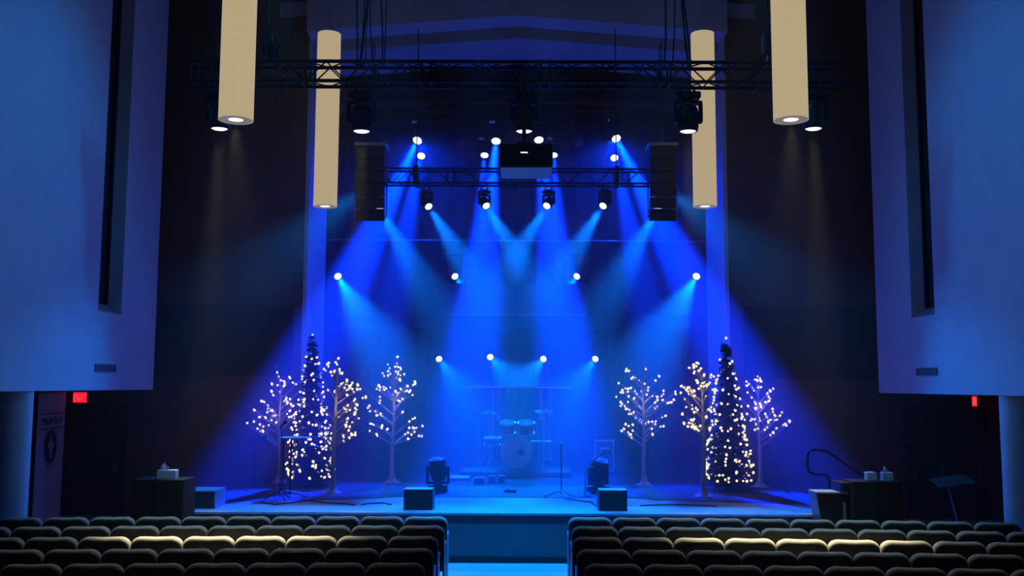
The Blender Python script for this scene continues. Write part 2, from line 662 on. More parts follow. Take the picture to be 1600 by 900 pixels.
ORD = ['on the aisle end', 'second from the aisle', 'third from the aisle', 'fourth from the aisle', 'fifth from the aisle', 'sixth from the aisle', 'seventh from the aisle', 'eighth from the aisle', 'ninth from the aisle', 'tenth from the aisle', 'eleventh from the aisle']
first = True
LEFT_END = [-.865, -.84, -.855, -.835, -.85, -.85]
RIGHT_END = [.685, .68, .64, .64, .655, .66]
for i, yr in enumerate(ROWS):
    for side in (-1, 1):
        for k in range(10 if i < 5 else 7):
            x = (LEFT_END[i] - PITCH_X * (k + .5)) if side < 0 else (RIGHT_END[i] + PITCH_X * (k + .5))
            if x < -6.62 or x > 6.70:
                if i in (0,) and abs(x) > 6.75 and False:
                    continue
            cy = -.35 * (x / 6.5) ** 2
            c = ch if first else dup(ch)
            first = False
            c.location = (x, yr + cy, 0)
            c.rotation_euler = (0, 0, math.atan2(-.70 * x / 42.25, 1.0))
            c['label'] = 'padded theatre chair in the %s row %s of the aisle, %s' % (ROWN[i], 'left' if side < 0 else 'right', ORD[k])
            c['group'] = 'theatre chairs in the %s row, %s block' % (ROWN[i], 'left' if side < 0 else 'right')


# ------------------------------------------------------------------ pendants
def pendant(x, y, zb, h, label, watts):
    t = thing('pendant_light', label, 'pendant lamp', (x, y, zb), 0, 'tall cylinder pendants')
    r = .20
    MB().lathe([(r, .0), (r, h)], seg=48, cap=False).build('shade', 'pendant_shade', t)
    b = MB()
    b.lathe([(.085, .012), (.088, .004), (.12, .004), (.124, -.002), (.192, -.002), (.198, .006)], seg=40, cap=False)
    b.build('bottom_ring', 'pendant_cap', t)
    MB().lathe([(.086, .008), (.001, .010)], seg=32, cap=False).build('downlight', 'lens_warm', t, 'glowing round downlight')
    MB().lathe([(r - .002, h - .004), (.01, h - .003)], seg=40, cap=False).build('top_cap', 'plaster_dim', t)
    c = MB()
    c.tube([(0, 0, h), (0, 0, ZC - zb - .001)], .008)
    c.build('suspension_cable', 'aluminium', t)
    s = spot((x, y, zb - .04), (x, y, 0), watts, (1.0, .84, .52), 40, .9, .04)
    s.rotation_euler = (0, 0, 0)
    s.scale = (1.0, .32, 1.0)     # the downlight throws a wide oval along the row
    spot((x, y, zb - .04), (x, y - .4, 0), watts * .035, (1.0, .80, .52), 75, 1.0, .04)
    return t


for x, y, l in ((-3.30, 11.02, 'tall warm cylinder pendant nearest the camera on the left'), (3.22, 11.02, 'tall warm cylinder pendant nearest the camera on the right')):
    pendant(x, y, P(360 if x < 0 else 1243, 188, y).z, 3.05, l, 5200)
for x, y, px, l in ((-3.27, 16.2, 505, 'farther left cylinder pendant behind the front truss'), (3.23, 16.2, 1106, 'farther right cylinder pendant behind the front truss')):
    pendant(x, y, P(px, 323, y).z, 3.05, l, 6)


# ------------------------------------------------------------------ trusses
def truss(name_label, x0, x1, y, zbot, s=.29, r=.024, group=None, ends=True, hang=None, matn='truss_black'):
    t = thing('lighting_truss', name_label, 'truss', ((x0 + x1) / 2, y, zbot), 0, group)
    hw = (x1 - x0) / 2
    for yy in (0, s):
        for zz in (0, s):
            e = 0.10 if yy == 0 else 0
            MB().tube([(-hw - e, yy, zz), (hw + e, yy, zz)], r, 10).build('chord', matn, t)
    lac = MB()
    n = max(2, int(round(2 * hw / (s * 1.0))))
    for i in range(n):
        xa, xb = -hw + 2 * hw * i / n, -hw + 2 * hw * (i + 1) / n
        fl_ = i % 2
        for yy in (0, s):
            lac.tube([(xa, yy, s * fl_), (xb, yy, s * (1 - fl_))], r * .42, 6, False)
        for zz in (0, s):
            lac.tube([(xa, s * fl_, zz), (xb, s * (1 - fl_), zz)], r * .42, 6, False)
    lac.build('lacing', matn, t)
    for i in range(0, n + 1, 6):
        xa = -hw + 2 * hw * i / n
        fr = MB()
        for dx in (-.07, .07):
            if -hw - .01 <= xa + dx <= hw + .01:
                for a, b in (((0, 0), (0, s)), ((s, 0), (s, s)), ((0, 0), (s, 0)), ((0, s), (s, s))):
                    fr.tube([(xa + dx, a[0], a[1]), (xa + dx, b[0], b[1])], r * .6, 6, False)
        fr.build('end_frame', matn, t)
    for hx in (hang or ()):
        MB().tube([(hx, s / 2, s + .02), (hx, s / 2, ZC - .35 - zbot if y < DB else 1.35)], .012, 6).build('hanging_cable', 'black', t)
        MB().box((hx, s / 2, s / 2 + .01), (.10, s + .10, s + .10), None, .01).build('hanging_bracket', 'truss_black', t)
    return t


YT = 14.0
ZT = P(807, 127, YT).z
truss('long black box truss hung across the hall over the front seats', P(291, 110, YT).x, P(1322, 110, YT).x, YT, ZT, .30, .028)
# the stage truss between the speaker columns
YB = 18.75
ZB = P(807, 286, YB).z
truss('shorter dark box truss over the stage between the speaker columns', -3.05, 3.05, YB, ZB, .29, .022, hang=(-2.0, 2.0))
YA, YA2 = 22.0, 24.2
ZA = P(807, 220, YA).z + .74
ZA2 = P(807, 244, YA2).z + .72
truss('upper black truss carrying the larger blue heads above the stage', -3.3, 3.3, YA, ZA, .29, .022)
truss('rearmost upper truss carrying the smaller blue heads above the stage', -3.3, 3.3, YA2, ZA2, .29, .022)


# ------------------------------------------------------------------ moving heads
def mover(lens, d, s, label, lensmat='lens_blue', up=1, group=None, drop=None, display=False, cat='stage light'):
    """moving head whose lens centre is at LENS looking along D; hung (up=1) or standing (up=-1)"""
    lens, d = Vector(lens), Vector(d).normalized()
    piv = lens - d * .20 * s
    base = piv + Vector((0, 0, up * .29 * s))
    t = thing('moving_spotlight', label, cat, base, 0, group)
    rp = piv - base
    hx = Vector((d.x, d.y, 0))
    side = Vector((1, 0, 0)) if hx.length < .25 else Vector((-hx.y, hx.x, 0)).normalized()
    if side.x < 0:
        side = -side
    h = MB()
    h.lathe([(.07, -.20), (.12, -.19), (.150, -.14), (.156, -.02), (.158, .06), (.156, .14), (.146, .195), (.120, .195)], rp, d, 28, False)
    h.v = [tuple(rp + (Vector(v) - rp) * s) for v in h.v]
    ho = h.build('head', 'black', t)
    r = MB()
    for k in range(5):
        r.lathe([(.155, -.10 + k * .035), (.161, -.09 + k * .035), (.155, -.08 + k * .035)], rp, d, 24, False)
    r.v = [tuple(rp + (Vector(v) - rp) * s) for v in r.v]
    r.build('cooling_fin', 'black_gloss', ho)
    L = MB()
    L.lathe([(.118, .190), (.09, .204), (.05, .212), (.002, .215)], rp, d, 24, False)
    L.v = [tuple(rp + (Vector(v) - rp) * s) for v in L.v]
    L.build('lens', lensmat, ho, 'glowing round lens' if lensmat != 'lens_off' else None)
    y = MB()
    R = Matrix((side, Vector((0, 0, 1)).cross(side), Vector((0, 0, 1)))).transposed()
    for k in (-1, 1):
        y.box(rp + side * k * .192 * s + Vector((0, 0, up * .085 * s)), (.05 * s, .13 * s, .31 * s), R, .018 * s)
    y.box(Vector((0, 0, -up * .05 * s)), (.42 * s, .15 * s, .05 * s), R, .015 * s)
    y.lathe([(.085 * s, -.03 * s), (.085 * s, .0)], (0, 0, 0), (0, 0, up), 16)
    y.build('yoke', 'black', t)
    b = MB()
    b.box((0, 0, up * .05 * s), (.36 * s, .28 * s, .10 * s), R, .02 * s)
    b.build('base', 'black', t)
    if display:
        q = MB()
        for dx in (-.05, .03):
            q.box(Vector((dx * s - .1 * s, -.145 * s, up * .05 * s)), (.055 * s, .012, .055 * s))
        q.build('display', 'display_blue', t)
    if up > 0:
        c = MB()
        top = drop if drop is not None else .12
        top = max(.03, top - .03)
        for k in (-1, 1):
            c.box(Vector((k * .10 * s, 0, .10 * s + top / 2)), (.035, .05, top), None, .005)
        c.box(Vector((0, 0, .10 * s + .012)), (.24 * s, .05, .024), None, .004)
        c.build('clamp', 'black', t)
    else:
        f = MB()
        for kx in (-1, 1):
            for ky in (-1, 1):
                f.lathe([(.03 * s, 0), (.03 * s, .02)], (kx * .14 * s, ky * .1 * s, -.10 * s - .02), (0, 0, 1), 10)
        f.build('foot', 'black', t)
    return t


DEEP = (0.0, 0.028, 1.0)
LITE = (0.0, 0.150, 1.0)
WARM = (1.0, 0.86, 0.55)

# five warm heads on the front truss
WGRP = 'warm moving heads on the front truss'
for px, py, nm, tx in ((343, 202, 'outermost left, half behind the left pendant', 0), (565, 206, 'between the left pendants and the projector', 0), (819, 206, 'at the middle, above the projector', 0), (1075, 206, 'just left of the farther right pendant', 0), (1271, 202, 'outermost right, half behind the right pendant', 0)):
    ln = P(px, py, YT + .15)
    mover(ln, (0, 0.04, -1), 1.0, 'warm black moving head on the front truss, ' + nm, 'lens_warm', 1, WGRP, ZT - (ln.z + .49 + .10))
    spot(ln + Vector((0, 0, -.03)), ln + Vector((0, -.35, -6)), 1500, WARM, 14, .9, .08)

# upper deep blue heads: (px, py, target px, py, target distance)
BG = 'deep blue heads on the upper trusses'
A = [(652, 220, 520, 500, 18.6, 'upper row, far left'), (775, 221, 738, 560, 18.8, 'upper row, left of the projector'), (842, 219, 884, 560, 18.8, 'upper row, just above the projector top'), (963, 217, 1108, 500, 18.6, 'upper row, far right')]
A2 = [(658, 244, 600, 520, 20.0, 'lower row, far left'), (757, 243, 728, 640, 20.5, 'lower row, left of the projector'), (865, 243, 896, 640, 20.5, 'lower row, at the projector corner'), (960, 247, 1022, 520, 20.0, 'lower row, far right')]
for rows, yy, zt, pw, ang, sz in ((A, YA, ZA, 95000, 14, .9), (A2, YA2, ZA2, 36000, 12, .85)):
    for px, py, tx, ty, td, nm in rows:
        ln, tg = P(px, py, yy + .15), P(tx, ty, td)
        dd = (tg - ln).normalized()
        piv = ln - dd * .20 * sz
        zb = piv.z + .39 * sz
        mover(ln, dd, sz, 'blue moving head in the %s' % nm, 'lens_blue', 1, BG, max(.05, zt - .02 - zb), True)
        spot(ln + dd * .05, tg, pw, DEEP, ang, .75, .06)
for px, nm in ((722, 'left'), (905, 'right')):
    ln = P(px, 224, YA + .15)
    mover(ln, (0, -.5, -.8), .9, 'unlit dark moving head hanging between the upper blue heads, %s one' % nm, 'lens_off', 1, None, ZA - .02 - (ln.z + .51), False)

# four heads under the stage truss
SG = 'pale blue heads under the stage truss'
for px, py, tx, ty, td, nm in ((670, 323, 770, 480, 16.9, 'far left'), (760, 322, 850, 470, 16.9, 'left of centre'), (854, 322, 764, 470, 16.9, 'right of centre'), (942, 322, 842, 480, 16.9, 'far right'),
                               (594, 326, 690, 500, 16.9, 'left end, mostly hidden by the speaker column'), (1028, 326, 930, 500, 16.9, 'right end, mostly hidden by the speaker column')):
    ln, tg = P(px, py, YB + .12), P(tx, ty, td)
    dd = (tg - ln).normalized()
    sz = .62
    piv = ln - dd * .20 * sz
    zb = piv.z + .39 * sz
    mover(ln, dd, sz, 'blue moving head under the stage truss, ' + nm, 'lens_blue', 1, SG, max(.03, ZB - .02 - zb))
    spot(ln + dd * .05, tg, 7000, LITE, 21, .9, .05)

# loft rail across the back of the stage, lamps on it, below it and on side booms
YR = 23.4
zr1, zr0 = P(807, 443, YR).z, P(807, 490, YR).z
struct('wall_loft', MB().box2((-1.75, YR, zr0), (1.75, YR + .2, zr1)), 'stage_face')
struct('trim_3', MB().box2((-4.9, YR + .2, zr0 - .35), (4.9, YR + .5, zr0)), 'panel_dark')
struct('trim_4', MB().box2((-1.75, YR - .05, zr0 - .05), (1.75, YR, zr0)), 'grey_metal')

CG = 'blue heads at mid height around the stage'
YCi, YCo = 24.1, 22.6
for px, py, tx, ty, td, yy, nm in ((528, 432, 650, 640, 18.2, YCo, 'on the left boom'), (711, 432, 790, 540, 21.5, YCi, 'left of the loft rail'), (901, 432, 822, 540, 21.5, YCi, 'right of the loft rail'), (1088, 432, 966, 640, 18.2, YCo, 'on the right boom')):
    ln, tg = P(px, py, yy), P(tx, ty, td)
    dd = (tg - ln).normalized()
    sz = .72
    mover(ln, dd, sz, 'blue moving head at mid height, ' + nm, 'lens_blue', 1, CG, .16)
    spot(ln + dd * .05, tg, 8500 if yy == YCo else 5500, LITE, 27, .9, .05)
    piv = ln - dd * .2 * sz
    ztop = piv.z + .39 * sz + .16
    if yy == YCo:
        b = thing('lighting_boom', 'dark vertical lighting boom at the %s edge of the stage' % ('left' if px < 800 else 'right'), 'pole', (piv.x, piv.y, SH))
        MB().lathe([(.19, 0), (.19, .02), (.05, .05)], seg=24).build('base', 'black', b)
        bx = -.22 if px < 800 else .22
        b.location.x += bx
        MB().tube([(0, 0, .02), (0, 0, ztop - SH + .1)], .03, 10).build('pole', 'black', b)
        MB().tube([(0, 0, ztop - SH + .02), (-bx * 1.3, 0, ztop - SH + .02)], .024, 10).build('arm', 'black', b)
    else:
        tw = thing('truss_tower', 'upright metal truss tower %s behind the loft rail' % ('left' if px < 800 else 'right'), 'truss', (piv.x + (.42 if px < 800 else -.42), YCi - .1, zr0 - .0))
        for kx in (-.13, .13):
            for ky in (-.13, .13):
                MB().tube([(kx, ky, 0), (kx, ky, ztop - zr0 + .2)], .02, 8).build('chord', 'grey_metal', tw)
        lc = MB()
        H = ztop - zr0 + .2
        nn = 7
        for k in range(nn):
            za, zb_ = H * k / nn, H * (k + 1) / nn
            sg = 1 if k % 2 else -1
            for q in (-.13, .13):
                lc.tube([(-.13 * sg, q, za), (.13 * sg, q, zb_)], .009, 6, False)
                lc.tube([(q, -.13 * sg, za), (q, .13 * sg, zb_)], .009, 6, False)
        lc.build('lacing', 'grey_metal', tw)
        MB().tube([(0, -.13, H - .18), ((-.6 if px < 800 else .6), -.05, H - .18)], .02, 8).build('arm', 'black', tw)
        MB().box2((-.2, -.2, -.02), (.2, .2, 0)).build('base', 'grey_metal', tw)

DG = 'blue heads on the low back pipe'
YD = 23.9
zp = None
for px, py, tx, ty, td, nm in ((686, 561, 800, 720, 19.5, 'far left'), (766, 558, 850, 650, 20.0, 'left of centre'), (849, 561, 765, 655, 20.0, 'right of centre'), (930, 561, 816, 720, 19.5, 'far right')):
    ln, tg = P(px, py, YD), P(tx, ty, td)
    dd = (tg - ln).normalized()
    sz = .66
    zp = 3.24 + .75
    piv = ln - dd * .2 * sz
    mover(ln, dd, sz, 'blue moving head on the low back pipe, ' + nm, 'lens_blue', 1, DG, max(.05, zp - .03 - (piv.z + .39 * sz)))
    spot(ln + dd * .05, tg, 2600, LITE, 32, .9, .05)
pp = thing('lighting_pipe', 'low horizontal pipe carrying four blue heads behind the drums', 'pipe', (0, YD + .1, zp))
MB().tube([(-2.6, 0, 0), (2.6, 0, 0)], .03, 10).build('pipe', 'black', pp)
for x in (-2.3, 0, 2.3):
    MB().tube([(x, 0, 0), (x, .0, zr0 - .35 - zp if abs(x) > 9 else .35)], .018, 8).build('hanger', 'black', pp)

# curtain track with its wire, and the black curtain behind everything
zt_ = P(807, 376, 21.6).z
tk = thing('curtain_track', 'thin horizontal track spanning the stage above the loft rail', 'track', (0, 21.6, zt_))
MB().tube([(-4.46, 0, 0), (4.46, 0, 0)], .012, 8).build('rail', 'aluminium', tk)
for s in (-1, 1):
    MB().box2((min(s * 4.40, s * 4.48), -.05, -.36), (max(s * 4.40, s * 4.48), .05, .02), .005).build('bracket', 'black', tk)
cv = MB()
vs, fs = [], []
NX = 220
for i in range(NX + 1):
    x = -4.85 + 9.7 * i / NX
    yy = 25.6 + .07 * math.sin(i * .8) + .02 * math.sin(i * 2.3)
    for z in (SH + .01, 9.8):
        vs.append((x, yy, z))
        vs.append((x, yy + .02, z))
for i in range(NX):
    a = i * 4
    fs += [(a, a + 4, a + 6, a + 2), (a + 1, a + 3, a + 7, a + 5)]
cv.add(vs, fs, True)
cu = cv.build('stage_curtain', 'black_cloth')
tag(cu, 'black pleated curtain hanging across the back of the stage', 'curtain')

# ------------------------------------------------------------------ line array speakers, projector, hoists, cables
for sgn, xa, xb, nm in ((-1, 558, 604, 'left'), (1, 1013, 1055, 'right')):
    y = 17.6
    top, bot = P((xa + xb) / 2, 233, y), P((xa + xb) / 2, 342, y)
    cx = top.x
    t = thing('speaker_column', 'hanging black speaker column of stacked cabinets at the %s of the stage' % nm, 'speaker', (cx, y, bot.z))
    H = top.z - bot.z
    n = 6
    w = (xb - xa) * y / F
    hh = H / n
    yoff = 0
    for k in range(n):
        z = H - hh * (k + .5)
        tilt = math.radians(-1.5 - 2.6 * k)
        yoff += hh * math.sin(-tilt)
        R = Matrix.Rotation(-tilt, 3, 'X')
        c = MB()
        dpt = .42
        poly = [(-w / 2, -dpt / 2), (w / 2, -dpt / 2), (w / 2 * .78, dpt / 2), (-w / 2 * .78, dpt / 2)]
        vs = []
        for zz in (-hh / 2 + .008, hh / 2 - .008):
            for x_, y_ in poly:
                vs.append(Vector((0, yoff, z)) + R @ Vector((x_, y_, zz)))
        c.add(vs, [(0, 1, 2, 3), (4, 5, 6, 7), (0, 1, 5, 4), (1, 2, 6, 5), (2, 3, 7, 6), (3, 0, 4, 7)])
        co = c.build('cabinet', 'black', t)
        g = MB()
        g.box(Vector((0, yoff, z)) + R @ Vector((0, -dpt / 2 - .006, 0)), (w * .94, .012, hh * .86), R, .003)
        g.build('grille', 'black', co)
    rg = MB()
    for s in (-1, 1):
        rg.box((s * (w / 2 + .012), .05, H / 2), (.02, .07, H * .96))
    rg.box((0, 0, H + .04), (w + .05, .5, .06), None, .01)
    rg.build('rigging_frame', 'grey_metal', t)
    cb = MB()
    cb.tube([(0, -.1, H + .06), (0, -.1, 9.05 - bot.z)], .012, 6)
    cb.tube([(0, .15, H + .06), (0, .15, 9.05 - bot.z)], .012, 6)
    cb.build('hanging_cable', 'black', t)

py_ = 13.70
a, b = P(781, 224, py_), P(864, 262, py_)
pc = thing('projector', 'large black projector hanging from a pole under the front truss', 'projector', ((a.x + b.x) / 2, py_, b.z))
w, h = b.x - a.x, a.z - b.z
MB().box((0, .38, h / 2 + .012), (w, .76, h - .024), None, .02).build('body', 'black', pc)
MB().box((0, .38, .006), (w - .02, .74, .012)).build('lit_underside', 'projector_lit_under', pc, 'underside coloured pale as if lit')  # paler than the body: light on the underside put into its colour
MB().lathe([(.10, 0), (.10, .06), (.085, .09)], (.12, .76, h * .5), (0, 1, 0), 24).build('lens_barrel', 'black_gloss', pc)
v = MB()
for k in range(7):
    v.box((-.15, -.004, h * .3 + k * .022), (.3, .008, .008))
v.build('vent_slat', 'black_gloss', pc)
px_ = P(819, 200, py_).x - (a.x + b.x) / 2
pl = MB()
pl.tube([(px_, .09, h), (px_, .09, ZT - b.z - .03)], .030, 12)
pl.box((px_, .15, h + .015), (.22, .3, .03), None, .005)
pl.box((px_, .19, ZT - b.z - .045), (.09, .30, .03), None, .005)
pl.build('mounting_pole', 'black', pc)
MB().box((px_, -.006, h * .62), (.10, .01, .014)).build('highlight_plate', 'lens_warm', pc, 'small glowing white highlight')  # glowing plate painted in for a white highlight on the case

for px, nm in ((418, 'left'), (1199, 'right')):
    p = P(px, 60, YT + .15)
    zt = ZT + .345
    t = thing('chain_hoist', 'black chain hoist lifting the %s end of the front truss' % nm, 'hoist', (p.x, YT + .15, zt))
    MB().box((0, 0, .30), (.16, .16, .34), None, .03).build('motor_body', 'black', t)
    MB().tube([(0, 0, .0), (0, 0, .14)], .02, 8).build('hook', 'grey_metal', t)
    c = MB()
    z = .47
    while z < ZC - zt - .12:
        c.lathe([(.011, 0), (.016, .02), (.016, .05), (.011, .07)], (.0, 0, z), (0, 0, 1), 6)
        z += .062
    c.build('chain', 'black', t)
    bg = MB()
    bg.lathe([(.05, 0), (.085, .05), (.09, .26), (.07, .3)], (.12, -.02, .0), (0, 0, 1), 14)
    bg.build('chain_bag', 'black_cloth', t)
    for k in range(3):
        rr = random.Random(k + px)
        pts = [(rr.uniform(-.05, .05), -.05, .55)]
        for q in range(10):
            u = q / 9
            pts.append((.12 + .25 * k * .5 + .1 * math.sin(u * 5 + k), -.1, .5 - .40 * u + .25 * math.sin(u * PI) * (k - 1)))
        MB().tube(pts, .011, 6).build('slack_cable', 'black', t)


def hang_cables(px0, n, label, seed, d=14.3):
    p = P(px0, 50, d)
    t = thing('cable_bundle', label, 'cable', (p.x, d, ZT + .33))
    rr = random.Random(seed)
    for k in range(n):
        xb = rr.uniform(-.28, .28)
        xt = xb * .35 + rr.uniform(-.05, .05)
        pts = []
        for q in range(9):
            u = q / 8
            pts.append((xb + (xt - xb) * u + .05 * math.sin(u * 6 + k), rr.uniform(-.008, .008), u * (ZC - ZT - .45)))
        MB().tube(pts, rr.choice((.009, .012, .016)), 6).build('cable', 'black', t)
    return t


hang_cables(578, 7, 'bundle of black cables dropping to the front truss, left of centre', 4)
hang_cables(1052, 4, 'pair of black cables dropping to the front truss, right of centre', 9)
for x0, x1, sag, nm in ((395, 445, 32, 'left hoist'), (1145, 1188, 22, 'right hoist')):
    pts = []
    for q in range(13):
        u = q / 12
        pts.append(P(x0 + (x1 - x0) * u, 133 + sag * math.sin(PI * u) * (1 if True else 0), YT - .04))
    o = MB().tube(pts, .014, 7).build('hanging_cable_loop', 'black')
    tag(o, 'black cable loop sagging under the front truss by the %s' % nm, 'cable')


# ------------------------------------------------------------------ trees
UB = bpy.data.meshes.new('bulb')
bm = bmesh.new()
bmesh.ops.create_icosphere(bm, subdivisions=2, radius=.021)
for v in bm.verts:
    v.co.z *= 1.25
bm.to_mesh(UB)
bm.free()
UB.polygons.foreach_set('use_smooth', [True] * len(UB.polygons))
UB.materials.append(M['bulb'])


def add_bulb(p, parent, rr):
    o = bpy.data.objects.new('bulb', UB)
    COL.objects.link(o)
    o.parent = parent
    o.location = p
    o.rotation_euler = (rr.uniform(-1, 1), rr.uniform(-1, 1), 0)
    s = rr.uniform(.75, 1.15)
    o.scale = (s, s, s)


def crop3(x, y):
    return 360 + x / 3.215, 510 + y / 3.215


def crop5(x, y):
    return 920 + x / 3.215, 510 + y / 3.215


def birch(crop, base, top, tips, d, label, nb, seed, zr=SH):
    """base, top, tips in the coordinates of the enlarged view they were read from"""
    rr = random.Random(seed)
    bp = P(*crop(*base), d)
    bp.z = zr
    t = thing('lighted_birch_tree', label, 'tree', bp, 0, 'white birch light trees')
    tp = P(*crop(*top), d) - bp
    H = tp.z

    def trunk_at(u):
        return Vector((tp.x * u + .012 * math.sin(u * 7 + seed), .012 * math.sin(u * 5), H * u))
    MB().tube([trunk_at(k / 14) for k in range(15)], [.045 * (1 - .72 * k / 14) + (.03 if k == 0 else 0) for k in range(15)], 12).build('trunk', 'white_bark', t)
    b = MB()
    b.lathe([(.17, 0), (.165, .012), (.11, .03), (.06, .09), (.046, .16)], seg=20)
    b.build('base', 'white_bark', t)
    br, tw = MB(), MB()
    spots = []
    for (x, y) in tips:
        dy = rr.uniform(-.38, .38)
        e = P(*crop(x, y), d + dy) - bp
        u0 = max(.36, min(.97, (e.z - abs(e.x - tp.x) * rr.uniform(.35, .75) - .1) / H))
        s = trunk_at(u0)
        if e.z < s.z:
            u0 = max(.42, e.z / H - .02)
            s = trunk_at(min(.95, u0))
        mid = s.lerp(e, .5) + Vector((0, 0, .06 * rr.uniform(-.5, 1.0)))
        pts = []
        for k in range(8):
            q = k / 7
            pts.append(s * (1 - q) ** 2 + mid * 2 * q * (1 - q) + e * q * q)
        br.tube(pts, [.015 * (1 - .75 * k / 7) for k in range(8)], 6)
        spots.append(e)
        L = (e - s).length
        for j in range(max(2, int(L * 9))):
            q = rr.uniform(.35, 1.0)
            c = s * (1 - q) ** 2 + mid * 2 * q * (1 - q) + e * q * q
            dv = Vector((rr.uniform(-1, 1), rr.uniform(-1, 1), rr.uniform(-.5, .9))) * .13 + (e - s).normalized() * .10
            e2 = c + dv * rr.uniform(.5, 1.1)
            tw.tube([c, c.lerp(e2, .5) + Vector((0, 0, .012)), e2], [.006, .005, .003], 5)
            spots.append(c.lerp(e2, rr.uniform(.5, .95)))
        # bare twig past the tip
        e3 = e + (e - s).normalized() * rr.uniform(.1, .25) + Vector((0, 0, .03))
        tw.tube([e, e3], [.005, .002], 5)
    br.add(tw.v, tw.f, True)
    br.build('branches', 'white_bark', t)
    n0 = len(tips)
    rest = spots[n0:]
    rr.shuffle(rest)
    for p in (spots[:n0] + rest)[:nb]:
        add_bulb(p, t, rr)
    c = sum(spots, Vector()) / len(spots)
    point(bp + c + Vector((0, -.22, 0)), 1.1, (1.0, .62, .34), .02)  # extra lamp before the tree, standing in for its bulbs' glow
    return t


def jit(tips):
    return tips


L1 = [(235, 230), (300, 260), (210, 290), (272, 295), (208, 328), (155, 375), (120, 420), (85, 490), (120, 470), (150, 525), (148, 460), (185, 405), (170, 455), (210, 465), (175, 500), (200, 445), (330, 290), (320, 350), (310, 400), (290, 380), (268, 375), (350, 430), (285, 440), (262, 480), (310, 450)]
L2 = [(485, 190), (528, 180), (550, 235), (480, 222), (585, 270), (605, 295), (640, 295), (652, 315), (575, 295), (680, 358), (620, 375), (650, 415), (645, 462), (600, 420), (627, 545), (600, 520), (570, 560), (585, 480), (450, 520), (440, 605), (480, 540), (470, 420), (560, 440), (455, 580), (490, 320), (525, 330), (608, 545)]
L3 = [(765, 235), (800, 210), (828, 202), (855, 215), (873, 240), (850, 265), (928, 288), (890, 300), (915, 345), (860, 325), (860, 380), (845, 350), (830, 325), (870, 370), (865, 430), (915, 465), (962, 495), (948, 550), (905, 512), (925, 530), (725, 290), (690, 330), (690, 410), (700, 525), (720, 495), (740, 445), (770, 305), (735, 315), (755, 440), (740, 490)]
R1 = [(185, 225), (215, 262), (150, 285), (172, 330), (160, 380), (185, 412), (235, 460), (212, 440), (165, 525), (200, 500), (178, 540), (280, 218), (300, 230), (335, 272), (272, 262), (295, 290), (240, 340), (415, 355), (405, 382), (375, 340), (345, 370), (370, 440), (365, 507), (340, 500), (300, 480), (285, 490), (320, 350), (255, 400), (200, 350)]
R2 = [(505, 208), (540, 200), (555, 222), (580, 242), (615, 243), (465, 300), (490, 318), (515, 320), (490, 375), (505, 410), (520, 415), (470, 440), (465, 462), (478, 485), (518, 505), (640, 270), (630, 325), (605, 290), (640, 472), (615, 405), (590, 460), (580, 300), (575, 320), (570, 285), (600, 420), (560, 500), (545, 420), (540, 270)]
R3 = [(805, 290), (835, 267), (860, 262), (865, 305), (912, 325), (905, 375), (885, 380), (865, 400), (850, 370), (800, 400), (795, 440), (820, 465), (838, 500), (888, 525), (925, 430), (970, 432), (1008, 480), (992, 497), (900, 478), (945, 468), (830, 322), (808, 350), (840, 410), (820, 400), (855, 460)]
birch(crop3, (245, 780), (252, 310), L1, 18.45, 'white birch light tree at far left, in front of the brick wall', 72, 1)
birch(crop3, (512, 828), (533, 215), L2, 16.75, 'taller white birch light tree in front of the left fir', 88, 2)
birch(crop3, (812, 778), (822, 270), L3, 18.55, 'white birch light tree standing alone right of the left fir', 88, 3)
birch(crop5, (280, 786), (270, 270), R1, 18.3, 'white birch light tree standing alone left of the right fir', 88, 4)
birch(crop5, (578, 846), (572, 250), R2, 16.5, 'taller white birch light tree in front of the right fir', 92, 5)
birch(crop5, (862, 795), (850, 310), R3, 18.1, 'white birch light tree at far right, in front of the brick wall', 72, 6)


